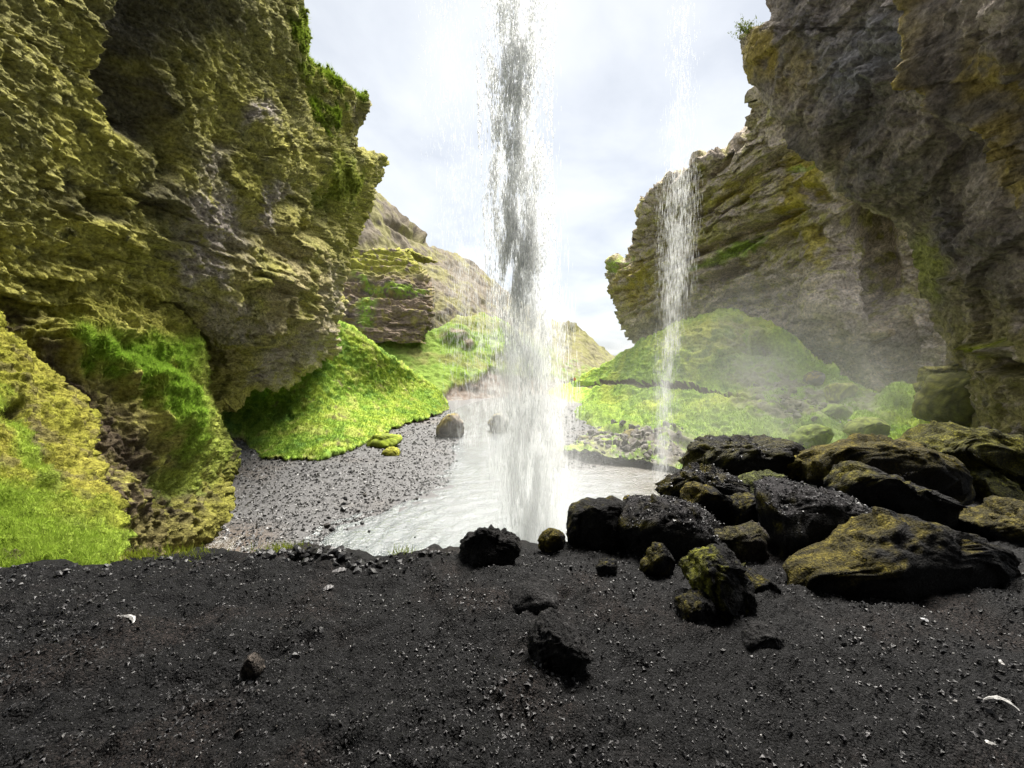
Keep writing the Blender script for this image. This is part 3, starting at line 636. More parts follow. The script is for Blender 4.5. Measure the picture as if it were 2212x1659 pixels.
# ------------------------------------------------------------------ right grassy mound
vt = [(1180, 838), (1225, 832), (1240, 826), (1280, 802), (1330, 772), (1370, 746), (1400, 728), (1430, 713), (1465, 697), (1500, 686), (1540, 679), (1575, 677), (1610, 682), (1650, 693), (1700, 722), (1750, 764), (1800, 800), (1850, 838), (1900, 870), (2000, 905), (2100, 925), (2300, 940)]
vb = [(1180, 985), (1240, 985), (1300, 990), (1360, 1000), (1450, 1010), (1600, 1040), (1800, 1040), (2050, 1060), (2300, 1080)]
ctrl = [(1180, 838, 125), (1240, 826, 113), (1330, 772, 82), (1370, 746, 70), (1465, 697, 57), (1575, 677, 51), (1700, 722, 46), (1800, 800, 41), (1900, 870, 36), (2100, 925, 30), (2300, 940, 24),
        (1240, 985, float(depth_z(985, WZ + .3))), (1360, 1000, float(depth_z(1000, WZ + .3))), (1450, 1010, float(depth_z(1010, WZ + .4))), (1600, 1040, 30), (1800, 1040, 23), (2050, 1060, 15), (2300, 1080, 12),
        (1240, 900, 70), (1300, 830, 85), (1300, 900, 58), (1400, 900, 47), (1480, 830, 49), (1500, 900, 43), (1600, 830, 45), (1600, 920, 38), (1750, 900, 36), (1750, 960, 33), (1900, 950, 29), (2100, 990, 22)]
Pg, U, V = sheet('col', 1180, 2300, 430, 220, vt, vb, ctrl, wrap0=[0.5, 2, 6, 15], wrap1=[0.5, 2], rnd0=0.02, rw=0.05, jag=(3, 0))
PATHV = curve([(1180, 836), (1260, 831), (1340, 829), (1420, 831), (1490, 836), (1540, 850), (1600, 868), (1680, 880), (1900, 930)])
def disp(p, u, v):
    h = 0.8 * fbm(p, 7, 3, 1) + 0.30 * billow(p, (1.7, 1.7, 1.0), 3, 3) + 0.12 * fbm(p, 0.6, 3, 5)
    pv = PATHV(u)
    h += -0.9 * blob(v * 0, v - pv, 0, 0, 1, 4.5, 0, 0.5) * (u < 1700) * (u > 1230)
    u2, v2 = u + 12 * fbm(p, 3, 2, 3), v + 10 * fbm(p, 3, 2, 13)
    for cu, cv, ru, rv, ang, a in [(1655, 745, 40, 18, 5, 1.8), (1700, 765, 30, 14, 10, 1.4), (1460, 910, 1, 1, 0, 0), (1285, 900, 42, 16, -10, 1.0), (1345, 925, 30, 12, 0, 1.0), (1760, 930, 40, 14, 0, 1.0), (1870, 945, 40, 16, 0, 1.2), (1960, 890, 60, 24, 0, 1.5)]:
        h += a * blob(u2, v2, cu, cv, ru, rv, ang, 0.5)
    h -= 1.6 * blob(u2, v2, 1650, 764, 30, 7, 5, 0.4)
    return h
def paint(p, n, u, v, h):
    N1 = fbm(p, 6, 4, 21); N2 = fbm(p, 1.2, 3, 31); N3 = fbm(p, 0.5, 2, 41)
    u2, v2 = u + 22 * fbm(p, 2.5, 3, 51), v + 16 * fbm(p, 2.5, 3, 61)
    c = np.tile(np.array((0.29, 0.42, 0.06)), (len(p), 1))
    c = mixc(c, (0.41, 0.48, 0.07), sst(-0.2, 0.5, N1))
    c = mixc(c, (0.30, 0.29, 0.06), 0.7 * blob(u2, v2, 1560, 730, 110, 40))
    c = mixc(c, GRASSD, 0.6 * sst(0.05, 0.5, -N2))
    scree = np.maximum.reduce([0.9 * blob(u2, v2, 1720, 860, 150, 50, 25), 0.9 * blob(u2, v2, 1700, 910, 110, 30, 20), blob(u2, v2, 1400, 975, 170, 38, 8), 0.8 * blob(u2, v2, 1860, 890, 90, 40), 0.5 * blob(u2, v2, 1620, 740, 80, 30, 40)])
    c = mixc(c, (0.135, 0.12, 0.105), scree * sst(-0.3, 0.15, N2 + 0.12))
    c = mixc(c, (0.17, 0.155, 0.14), scree * sst(0.1, 0.4, N3))
    gsp = np.maximum.reduce([blob(u2, v2, 1285, 900, 44, 15, -10), 0.9 * blob(u2, v2, 1345, 922, 30, 10), 0.9 * blob(u2, v2, 1600, 930, 110, 30, 10), 0.9 * blob(u2, v2, 1870, 942, 50, 16), 0.8 * blob(u2, v2, 1755, 935, 50, 14), 0.8 * blob(u2, v2, 1960, 900, 70, 25)])
    c = mixc(c, (0.24, 0.35, 0.05), gsp)
    pv = PATHV(u)
    on = (u > 1235) * (1 - sst(1560, 1640, u))
    c = mixc(c, (0.28, 0.25, 0.15), on * blob(v * 0, v - pv - 1, 0, 0, 1, 2.6, 0, 0.3))
    up = 8 * np.clip(fbm(np.stack([u / 9, u * 0, u * 0], -1), 1, 2) + 0.6, 0, 2) * sst(1262, 1290, u)
    c = mixc(c, (0.075, 0.048, 0.032), on * (v < pv - 1.5) * (v > pv - 2 - up))
    return c * (1 + 0.2 * N3)[:, None]
mound = finish('right_mound', Pg, U, V, disp, paint, M_TURF, kind='structure', label='rounded green mound with a footpath below the right cliff', cat='mound')

# ------------------------------------------------------------------ black ledge in front of the camera
LEDGE_EDGE = curve([(-500, 3.6), (0, 3.85), (200, 4.0), (300, 4.2), (400, 4.28), (480, 4.2), (560, 4.3), (640, 4.38), (700, 4.25), (800, 4.1), (860, 4.2), (950, 4.35), (1050, 4.4), (1170, 4.6), (1300, 4.9), (1450, 6.0), (1600, 7.6), (1800, 8.6), (2000, 9.6), (2300, 12), (3000, 14)])
nv_ = 190
uu = np.concatenate([np.linspace(-1800, -360, 70), np.linspace(-350, 2600, 350), np.linspace(2640, 5600, 110)]); nu_ = len(uu)
ed = LEDGE_EDGE(uu)
tt = np.linspace(0, 1, nv_)
ys = 0.9 * (ed[:, None] / 0.9) ** tt[None]
xs = (uu[:, None] - CU) / F * ys * 1.045
LP = np.stack([xs, ys, ledge_z(xs, ys)], -1)
def ledge_relief(p):
    return 0.07 * fbm(p, 1.3, 3, 2) + 0.055 * fbm(p, 0.34, 4, 5, 0.6) + 0.026 * billow(p, 0.2, 2, 8) * np.clip(0.5 + 1.4 * fbm(p, 0.9, 2, 15), 0, 1.5) + 0.014 * fbm(p, 0.1, 3, 25, 0.6)
pl = LP.reshape(-1, 3).copy(); pl[:, 2] += ledge_relief(pl) + 0.006 * fbm(pl, 0.05, 3, 3)
LP = pl.reshape(LP.shape)
extra = []
for k in range(1, 26):
    q = LP[:, -1].copy(); a = k * 0.35
    q[:, 1] += a * 0.75; q[:, 0] += 0.1 * q[:, 0] * a / 4; q[:, 2] -= 0.05 * a + a * 0.85 * min(1, k / 4)
    q[:, 2] += 0.12 * fbm(q, 0.5, 3, 4); extra.append(q)
# slope behind the camera
back = []
for yb in (0.3, -0.6, -1.8, -3.5, -6):
    q = LP[:, 0].copy(); q[:, 1] = yb; q[:, 0] = (uu - CU) / F * (abs(yb) + 1.6) * 1.2; q[:, 2] = -1.45 + 0.18 * (0.9 - yb); back.append(q)
LPg = np.concatenate([np.stack(back[::-1], 1), LP, np.stack(extra, 1)], 1)
p = LPg.reshape(-1, 3)
N1 = fbm(p, 0.9, 4, 21); N2 = fbm(p, 0.06, 3, 31)
c = np.tile(np.array(BLACK), (len(p), 1)); c = mixc(c, BLACKB, 0.7 * sst(0, 0.6, N1)); c = c * (1 + 0.6 * N2)[:, None]
add('ledge', mesh_np('ledge', p, grid_faces(*LPg.shape[:2]), np.clip(c, 0.004, 0.9)), M_SAND, kind='structure', label='black volcanic scree ledge in the foreground', cat='ground')
def ledge_h(x, y):
    p = np.stack([np.atleast_1d(x), np.atleast_1d(y), ledge_z(np.atleast_1d(x), np.atleast_1d(y))], -1).astype(float)
    return p[:, 2] + ledge_relief(p)

# ------------------------------------------------------------------ cave roof and back wall (above and behind the camera)
prof = [(-5.5, -3.0), (-6.5, 0), (-7, 4), (-6, 8), (-2.5, 12), (2, 15.5), (6, 18), (9, 20), (11.5, 22), (12.8, 24.5), (12.6, 28), (6, 30), (-12, 31)]
pr = np.array(prof); tq = np.linspace(0, len(pr) - 1, 90)
py_ = np.interp(tq, np.arange(len(pr)), pr[:, 0]); pz_ = np.interp(tq, np.arange(len(pr)), pr[:, 1])
xr = np.linspace(-22, 22, 140)
sh_ = np.clip((py_ + 2) / 15.0, 0, 1)[None]
R = np.stack([np.repeat(xr[:, None], 90, 1), np.repeat(py_[None], 140, 0) + sh_ * (5.0 * np.exp(-(xr[:, None] / 4.5) ** 2) - 0.018 * xr[:, None] ** 2), np.repeat(pz_[None], 140, 0)], -1)
p = R.reshape(-1, 3); nrm = grid_normals(R).reshape(-1, 3); p = p + nrm * (0.9 * fbm(p, 5, 4, 1))[:, None]
c = np.tile(np.array((0.09, 0.08, 0.065)), (len(p), 1)); c = mixc(c, DKMOSS, sst(0, 0.5, fbm(p, 3, 3, 8)))
add('cave_roof', mesh_np('cave_roof', p, grid_faces(140, 90), c), M_ROCK, kind='structure', label='rock roof of the hollow behind the waterfall', cat='cliff')

# ------------------------------------------------------------------ boulders
ICO = {}
TOPS = []        # gravel lying on boulders
def ico(sub):
    if sub not in ICO:
        bm = bmesh.new(); bmesh.ops.create_icosphere(bm, subdivisions=sub, radius=1.0)
        bm.verts.ensure_lookup_table()
        ICO[sub] = (np.array([v.co[:] for v in bm.verts]), np.array([[v.index for v in f.verts] for f in bm.faces])); bm.free()
    return ICO[sub]
def boulder(name, label, poly, d, thick, moss=0.4, mosscol=(0.24, 0.19, 0.02), basecol=None, sub=5, rough=1.0, cat='boulder', group=None, mat=None, gravel=0.0, seed=None, k=0.40, mdir=(-0.7, -0.1, 0.6)):
    """poly: outline (u,v) at distance d; thick: depth in metres"""
    rs = np.random.RandomState(seed if seed is not None else int(abs(poly[0][0] * 7 + poly[0][1])))
    if mat is None and d > 3.5: thick = thick * 0.62
    pts = np.array([P(u, v, d) for u, v in poly]); ctr = (pts.max(0) + pts.min(0)) / 2
    rel = pts - ctr; ang = np.arctan2(rel[:, 2], rel[:, 0]); rr = np.hypot(rel[:, 0], rel[:, 2])
    o = np.argsort(ang); ang, rr = ang[o], rr[o]
    ang = np.concatenate([ang[-2:] - 2 * math.pi, ang, ang[:2] + 2 * math.pi]); rr = np.concatenate([rr[-2:], rr, rr[:2]])
    V0, Fc = ico(sub)
    th = np.arctan2(V0[:, 2], V0[:, 0]); rad_xz = np.hypot(V0[:, 0], V0[:, 2])
    R0 = np.interp(th, ang, rr)
    rx = rad_xz ** k                              # fuller cross-section than an ellipsoid
    q = np.stack([R0 * rx * np.cos(th), np.sign(V0[:, 1]) * np.abs(V0[:, 1]) ** 0.8 * thick * 0.5, R0 * rx * np.sin(th)], -1)
    size = float(np.median(rr))
    off = rs.uniform(0, 50, 3)
    nn = V0 / np.linalg.norm(V0, axis=1)[:, None]
    for _ in range(11):                           # broken faces
        pnrm = rs.normal(size=3); pnrm[1] -= 0.5; pnrm /= np.linalg.norm(pnrm)
        dd = q @ pnrm; lim = dd.max() * rs.uniform(0.60, 0.88)
        ex = np.maximum(dd - lim, 0); q = q - pnrm[None] * (ex * 0.85)[:, None] * np.array([0.5, 1.0, 0.5])
    qq = q + off
    fb, ft = facet(qq, size * 0.75, 1.0); fb2, _ = facet(qq, size * 0.3, 4.0)
    q = q + nn * (size * (0.13 * fb + 0.05 * fb2) * min(rough, 1.3))[:, None]
    h = size * rough * (0.08 * fbm(qq, size * 0.9, 3) + 0.03 * billow(qq, size * 0.36, 3, 3) + 0.05 * fbm(qq, size * 0.17, 4, 6, 0.6)) - 0.02 * size
    q = q + nn * h[:, None]
    me0 = q[Fc]; fn = np.cross(me0[:, 1] - me0[:, 0], me0[:, 2] - me0[:, 0]); vn = np.zeros_like(q)
    for i in range(3): np.add.at(vn, Fc[:, i], fn)
    vn /= np.linalg.norm(vn, axis=1)[:, None] + 1e-12
    base = basecol or (0.011, 0.0102, 0.0098)
    c = np.tile(np.array(base, float), (len(q), 1))
    N1 = fbm(qq, size * 0.7, 3, 11); N2 = fbm(qq, size * 0.16, 3, 13)
    c = mixc(c, np.array(base) * 2.2, sst(0, 0.5, N1)); c = c * (0.7 + 0.7 * ft)[:, None]
    md = np.array(mdir); md = md / np.linalg.norm(md)
    w = sst(0.35, -0.25, -(vn @ md) * 1.3 - N1 * 0.45 - N2 * 0.4 + (1.42 - moss * 2.0)) * min(1.0, moss * 12)
    mosscol = np.array(mosscol) * (np.array([0.62, 0.66, 0.8]) if mat is None else 1.0)
    c = mixc(c, mosscol * 0.4, w * 0.9); c = mixc(c, mosscol, w * sst(-0.15, 0.5, N2 + 0.3 * N1))
    if gravel: c = mixc(c, (0.034, 0.031, 0.033), gravel * sst(0.5, 0.8, vn[:, 2]))
    if mat is None and d < 4.5: ctr = ctr + np.array([0, 0, float(ledge_h(ctr[0], ctr[1])[0] - ledge_z(ctr[0], ctr[1]))])
    if gravel: TOPS.append((q[vn[:, 2] > 0.55] + ctr, gravel))
    me = mesh_np(name, q, Fc, np.clip(c, 0.004, 0.9))
    return add(name, me, mat or M_BOULDER, label=label, cat=cat, group=group, loc=ctr)
def Z6(pts): return [(1152 + x * 0.4792, 877.8 + y * 0.4792) for x, y in pts]
G1 = 'boulders piled at the right end of the ledge'
YM = (0.30, 0.225, 0.02); GM = (0.16, 0.17, 0.018)
boulder('boulder', 'smooth black domed boulder nearest the falling water, at left end of pile', Z6([(135, 520), (150, 480), (200, 450), (290, 430), (400, 435), (440, 470), (430, 560), (400, 640), (300, 660), (160, 650), (130, 600)]), 4.75, 1.1, moss=0.05, group=G1, rough=0.6)
boulder('boulder', 'long dark boulder with a gravel covered back beside the black dome', Z6([(365, 550), (395, 490), (440, 430), (520, 400), (600, 415), (700, 440), (780, 490), (850, 520), (915, 545), (890, 590), (790, 640), (740, 690), (500, 700), (400, 660), (370, 600)]), 4.6, 1.5, moss=0.15, group=G1, gravel=0.9, rough=0.7)
boulder('boulder', 'jagged black rock with pale chips at the left shoulder of the pile', Z6([(555, 405), (600, 345), (660, 310), (740, 305), (800, 330), (850, 310), (930, 320), (975, 360), (900, 420), (620, 440)]), 5.9, 1.0, moss=0.2, group=G1, rough=1.6, gravel=0.6)
boulder('boulder', 'small slanting boulder with bright moss on its left tip', Z6([(650, 405), (690, 370), (720, 355), (780, 370), (860, 400), (900, 430), (895, 520), (840, 530), (760, 490), (690, 450)]), 5.2, 0.8, moss=0.30, mosscol=YM, group=G1, sub=4)
boulder('boulder', 'pale green mossy slab wedged behind the gravel topped boulder', Z6([(895, 420), (930, 350), (1000, 318), (1060, 305), (1180, 310), (1200, 350), (1100, 420), (960, 440)]), 5.9, 0.9, moss=0.62, mosscol=(0.22, 0.23, 0.04), group=G1, sub=4)
boulder('boulder', 'large flat topped boulder strewn with black gravel in middle of pile', Z6([(982, 450), (1010, 385), (1040, 350), (1110, 340), (1200, 345), (1300, 370), (1380, 392), (1440, 430), (1520, 480), (1600, 520), (1660, 560), (1600, 660), (1400, 720), (1280, 740), (1100, 740), (1000, 680), (990, 560)]), 4.55, 1.8, moss=0.12, group=G1, gravel=1.0, rough=0.8)
boulder('boulder', 'small black stone jammed left of the flat topped boulder', Z6([(885, 450), (920, 420), (985, 400), (1010, 450), (1000, 540), (930, 545), (890, 500)]), 5.05, 0.6, moss=0.15, group=G1, sub=4)
boulder('boulder', 'broad dark boulder with grey gravel top at back left of pile', Z6([(640, 310), (700, 240), (760, 180), (800, 145), (870, 138), (960, 160), (990, 165), (1040, 150), (1100, 155), (1160, 170), (1230, 215), (1220, 300), (1100, 340), (960, 350), (750, 350)]), 7.0, 1.9, moss=0.26, mosscol=(0.2, 0.17, 0.02), group=G1, gravel=0.5, rough=1.2)
boulder('boulder', 'small golden moss boulder between the two big back boulders', Z6([(1098, 280), (1130, 250), (1190, 230), (1230, 222), (1230, 300), (1180, 320), (1110, 310)]), 6.5, 0.7, moss=0.85, mosscol=(0.42, 0.32, 0.03), group=G1, sub=4)
boulder('boulder', 'large block cloaked in olive moss at back of pile', Z6([(1195, 300), (1220, 200), (1250, 150), (1290, 135), (1400, 143), (1560, 148), (1650, 158), (1700, 160), (1750, 205), (1820, 240), (1900, 270), (1985, 300), (1990, 350), (1960, 420), (1800, 430), (1500, 430), (1350, 390), (1200, 350)]), 6.3, 2.0, moss=0.52, mosscol=(0.25, 0.19, 0.02), group=G1, rough=0.9, mdir=(-0.4, -0.3, 0.8))
boulder('boulder', 'dark arched boulder with mossy left end in front of the olive block', Z6([(1348, 320), (1400, 270), (1460, 245), (1520, 262), (1560, 308), (1630, 330), (1720, 350), (1790, 380), (1880, 420), (1920, 445), (1925, 530), (1850, 570), (1700, 560), (1500, 500), (1400, 420), (1355, 370)]), 5.3, 1.3, moss=0.20, mosscol=(0.22, 0.18, 0.02), group=G1, rough=0.8)
boulder('boulder', 'mossy boulder with hanging moss curtain at far right of pile', Z6([(1690, 135), (1720, 100), (1760, 75), (1810, 75), (1900, 100), (2050, 140), (2150, 165), (2330, 190), (2360, 400), (2180, 400), (2050, 350), (1900, 280), (1800, 235), (1740, 200), (1700, 165)]), 7.5, 2.2, moss=0.72, mosscol=(0.27, 0.24, 0.022), group=G1, rough=1.3, mdir=(-0.8, -0.3, 0.5))
boulder('boulder', 'long low boulder with golden moss crest, front right of the pile', Z6([(1098, 780), (1130, 730), (1200, 690), (1300, 680), (1400, 640), (1480, 590), (1540, 545), (1600, 520), (1660, 508), (1740, 520), (1800, 545), (1850, 545), (1950, 540), (2040, 555), (2100, 600), (2150, 650), (2210, 710), (2180, 780), (2000, 850), (1700, 880), (1300, 880), (1130, 850)]), 3.75, 1.1, moss=0.27, mosscol=(0.27, 0.205, 0.025), group=G1, rough=0.9, mdir=(-0.75, 0.1, 0.65))
boulder('boulder', 'upright jagged stone with yellow green moss on its left face', Z6([(730, 640), (770, 622), (810, 640), (860, 650), (920, 690), (960, 760), (960, 850), (940, 930), (850, 950), (770, 900), (728, 810), (720, 700)]), 3.18, 0.6, moss=0.45, mosscol=(0.38, 0.36, 0.03), rough=1.5, mdir=(-1, -0.1, 0.1))
boulder('boulder', 'small wedge shaped mossy stone in front of the black dome', Z6([(488, 745), (520, 680), (560, 620), (590, 608), (607, 640), (625, 700), (610, 760), (520, 770)]), 3.9, 0.35, moss=0.5, mosscol=(0.24, 0.19, 0.02), sub=4, mdir=(-1, -0.1, 0.1))
boulder('boulder', 'rounded dark stone lying in front of the upright jagged stone', Z6([(660, 930), (690, 870), (750, 858), (800, 880), (822, 930), (800, 985), (700, 990)]), 2.97, 0.32, moss=0.12, sub=4, rough=1.2)
boulder('boulder', 'small black stone with flat top near the wedge shaped stone', Z6([(283, 745), (300, 715), (350, 705), (385, 700), (372, 740), (350, 775), (300, 775)]), 3.8, 0.25, moss=0.05, sub=4, rough=1.4)
boulder('boulder', 'low dark stone right of the upright jagged stone', Z6([(955, 800), (1000, 770), (1060, 790), (1098, 830), (1060, 860), (980, 855)]), 3.4, 0.35, moss=0.08, sub=4)
boulder('boulder', 'brown leaning slab under the flat topped boulder', Z6([(765, 605), (790, 575), (860, 558), (950, 543), (1015, 515), (1040, 600), (1060, 740), (920, 730), (810, 665)]), 4.3, 0.6, moss=0.4, mosscol=(0.16, 0.13, 0.03), basecol=(0.04, 0.034, 0.028), sub=4, group=G1)
boulder('boulder', 'low mossy hump at the right edge behind the long boulder', Z6([(1930, 540), (2000, 505), (2100, 482), (2330, 470), (2400, 560), (2330, 680), (2150, 660), (2030, 600)]), 5.0, 1.3, moss=0.7, mosscol=(0.22, 0.17, 0.025), group=G1, mdir=(0, 0, 1))
boulder('boulder', 'flat mossy rock between the olive block and the curtain moss boulder', Z6([(1950, 310), (2030, 290), (2120, 330), (2200, 390), (2180, 440), (2000, 420)]), 6.9, 0.8, moss=0.7, mosscol=(0.2, 0.19, 0.02), group=G1, sub=4, mdir=(0, 0, 1))
boulder('boulder', 'small moss capped stone on the rim left of the pile', [(1163, 1185), (1168, 1160), (1185, 1146), (1212, 1145), (1218, 1180), (1190, 1195)], 4.5, 0.35, moss=0.7, mosscol=YM, sub=4)
boulder('boulder', 'tiny mossy stone on the shoulder of the black dome', Z6([(398, 440), (405, 418), (430, 405), (462, 410), (470, 440), (440, 460)]), 5.0, 0.3, moss=0.7, mosscol=YM, sub=4)
boulder('boulder', 'crumbly black boulder on the rim in front of the waterfall', [(994, 1205), (1000, 1168), (1022, 1150), (1045, 1136), (1070, 1148), (1092, 1162), (1132, 1180), (1128, 1205), (1065, 1232), (1012, 1230)], 4.12, 0.55, moss=0.0, rough=1.4, sub=5)
boulder('boulder', 'smooth half buried black stone in middle of the scree', [(1093, 1305), (1110, 1282), (1140, 1268), (1185, 1272), (1212, 1305), (1190, 1330), (1120, 1332)], 3.2, 0.4, moss=0.0, basecol=(0.02, 0.019, 0.019), rough=0.5, sub=4)
boulder('boulder', 'knobbly black lava rock alone in the foreground scree', [(1124, 1405), (1138, 1382), (1160, 1372), (1180, 1358), (1208, 1362), (1220, 1376), (1268, 1394), (1287, 1420), (1245, 1440), (1180, 1446), (1150, 1428)], 2.46, 0.34, moss=0.0, rough=1.1, basecol=(0.017, 0.016, 0.016), sub=5)
boulder('boulder', 'faint half buried dark lump right of the knobbly lava rock', [(1605, 1410), (1625, 1380), (1655, 1370), (1688, 1385), (1695, 1415), (1650, 1435)], 2.6, 0.28, moss=0.0, basecol=(0.02, 0.019, 0.019), rough=0.8, sub=4)
boulder('boulder', 'small upright brown stone on the left foreground scree', [(522, 1468), (530, 1440), (543, 1424), (556, 1438), (562, 1466), (545, 1478)], 2.35, 0.09, moss=0.0, basecol=(0.06, 0.05, 0.042), sub=4, cat='stone')
boulder('boulder', 'small flat dark stone left of the upright brown stone', [(452, 1478), (465, 1458), (482, 1452), (494, 1466), (488, 1486), (465, 1490)], 2.32, 0.09, moss=0.0, sub=3, cat='stone')

# boulders out in the gorge
K = dict(mat=M_FARROCK, rough=0.9, sub=4)
boulder('boulder', 'tawny mossy boulder standing at the bend of the stream', [(942, 945), (950, 915), (962, 900), (980, 894), (994, 906), (1001, 940), (975, 950)], 48, 3.0, moss=0.55, mosscol=(0.28, 0.22, 0.05), basecol=(0.12, 0.10, 0.08), **K)
boulder('boulder', 'grey boulder in the stream seen through the edge of the falls', [(1056, 928), (1062, 904), (1078, 892), (1094, 900), (1098, 930), (1078, 936)], 52, 2.5, moss=0.1, basecol=(0.15, 0.14, 0.13), **K)
boulder('boulder', 'tilted tan boulder among rubble on the right bank', [(1328, 972), (1338, 950), (1355, 933), (1374, 928), (1390, 945), (1378, 975), (1345, 982)], 41, 2.0, moss=0.4, mosscol=(0.22, 0.18, 0.05), basecol=(0.13, 0.115, 0.10), **K)
boulder('boulder', 'pale cracked rock at the water edge below the tan boulder', [(1362, 990), (1378, 975), (1398, 985), (1404, 1004), (1380, 1008)], 38, 1.4, moss=0.0, basecol=(0.20, 0.18, 0.16), **K)
boulder('boulder', 'brown blocky rock beside the right edge of the falls', [(1242, 968), (1246, 948), (1268, 944), (1290, 950), (1292, 972), (1262, 978)], 44, 1.6, moss=0.3, mosscol=(0.2, 0.18, 0.05), basecol=(0.12, 0.10, 0.08), **K)
boulder('boulder', 'low brown slab between the blocky rock and the tan boulder', [(1290, 978), (1300, 958), (1325, 955), (1345, 975), (1325, 985)], 42, 1.6, moss=0.0, basecol=(0.16, 0.13, 0.11), **K)
boulder('boulder', 'yellow green mossy boulder on the right slope under the cliff', [(1780, 858), (1792, 832), (1815, 824), (1845, 832), (1852, 850), (1825, 876), (1795, 874)], 37, 2.2, moss=0.85, mosscol=(0.32, 0.34, 0.05), basecol=(0.12, 0.11, 0.10), mdir=(0, -0.2, 1), **K)
boulder('boulder', 'green mossy boulder below the yellow green one', [(1768, 895), (1785, 880), (1815, 878), (1832, 892), (1815, 912), (1780, 908)], 34, 1.8, moss=0.85, mosscol=(0.24, 0.33, 0.05), basecol=(0.12, 0.11, 0.10), mdir=(0, -0.2, 1), **K)
boulder('boulder', 'overhanging grass capped rock near the mound crest', [(1618, 768), (1630, 742), (1645, 728), (1690, 724), (1712, 740), (1700, 770), (1650, 774)], 50, 3.0, moss=0.6, mosscol=(0.24, 0.30, 0.05), basecol=(0.09, 0.08, 0.07), mdir=(0, 0.1, 1), **K)
boulder('boulder', 'dark rock half hidden on the slope above the yellow green boulder', [(1738, 822), (1750, 808), (1775, 805), (1785, 820), (1765, 832)], 40, 1.6, moss=0.1, basecol=(0.07, 0.065, 0.06), **K)
boulder('boulder', 'flat green mossy hummock behind the back boulders', [(1700, 960), (1730, 938), (1785, 930), (1800, 945), (1780, 965), (1720, 972)], 28, 2.2, moss=0.9, mosscol=(0.26, 0.34, 0.06), basecol=(0.12, 0.11, 0.10), mdir=(0, -0.2, 1), **K)
boulder('boulder', 'pale green mossy hummock beside the dark cliff hollow', [(1835, 935), (1860, 912), (1900, 908), (1925, 925), (1910, 945), (1860, 948)], 28, 2.2, moss=0.9, mosscol=(0.26, 0.31, 0.07), basecol=(0.12, 0.11, 0.10), mdir=(0, -0.2, 1), **K)
boulder('boulder', 'big round olive hummock inside the right cliff hollow', [(2000, 900), (2015, 840), (2045, 812), (2090, 808), (2120, 840), (2125, 905), (2060, 920)], 24.5, 3.2, moss=0.8, mosscol=(0.20, 0.20, 0.045), basecol=(0.09, 0.085, 0.07), mdir=(-0.5, -0.2, 0.8), **K)
boulder('boulder', 'yellow moss clump at the tip of the gravel bar', [(826, 995), (832, 972), (845, 966), (862, 975), (866, 992), (848, 1000)], 37.5, 1.4, moss=0.95, mosscol=(0.36, 0.36, 0.03), basecol=(0.12, 0.11, 0.10), mdir=(0, -0.3, 1), mat=M_FARROCK, sub=4, rough=1.3)
boulder('boulder', 'flat grassy islet on the gravel bar', [(788, 968), (800, 950), (835, 938), (862, 938), (870, 945), (840, 965), (810, 975)], 41, 2.6, moss=0.95, mosscol=(0.30, 0.38, 0.03), basecol=(0.06, 0.05, 0.04), mdir=(0, -0.3, 1), mat=M_FARROCK, sub=4, rough=1.0)

# ------------------------------------------------------------------ loose stones
def stone_mesh(seed, col):
    rs = np.random.RandomState(seed)
    V0, Fc = ico(1)
    q = V0 * rs.uniform(0.55, 1.25, 3)
    for _ in range(6):
        a = rs.normal(size=3); a /= np.linalg.norm(a); dd = q @ a; lim = rs.uniform(0.35, 0.7); q = q - a[None] * np.maximum(dd - lim, 0)[:, None]
    return q, Fc
STV = [stone_mesh(s, None) for s in range(12)]
stone_me = []
for i, (q, Fc) in enumerate(STV):
    col = (0.020, 0.019, 0.0195) if i < 9 else (0.05, 0.043, 0.038)
    me = mesh_np('stone', q, Fc, np.tile(np.array(col), (len(q), 1)), smooth=False); me.materials.append(M_STONE); stone_me.append(me)
rs = np.random.RandomState(5)
n_st = 0
def put_stone(u, y, s, mi, label, group, name='stone', cat='stone'):
    x = (u - CU) / F * y * 1.045; z = float(ledge_h(x, y)[0])
    o = add(name, stone_me[mi], label=label, cat=cat, group=group, loc=(x, y, z + s * 0.25))
    o.scale = (s, s, s * 0.8); o.rotation_euler = tuple(rs.uniform(-0.5, 0.5, 2)) + (rs.uniform(0, 6.28),)
for i in range(150):          # broken rim of the ledge
    u = rs.uniform(-40, 1010) if i % 3 else rs.uniform(560, 840); y = float(LEDGE_EDGE(u)) * rs.uniform(0.92, 1.0)
    put_stone(u, y, rs.uniform(0.018, 0.05) * (1.5 if 560 < u < 830 else 1), rs.randint(0, 9), 'loose black stone on the crumbling rim of the ledge', 'black stones along the rim')
for i in range(240):
    u = rs.uniform(0, 2200) if i % 3 else rs.normal(770, 70); y = (1.75 if i % 3 else 3.2) * (4.0 / 1.75) ** rs.uniform(0, 1)
    put_stone(u, y, 0.009 * math.exp(rs.normal(0, 0.5)) * (0.6 + 0.25 * y), rs.randint(0, 12), 'small angular stone scattered on the black scree', 'stones scattered on the scree')

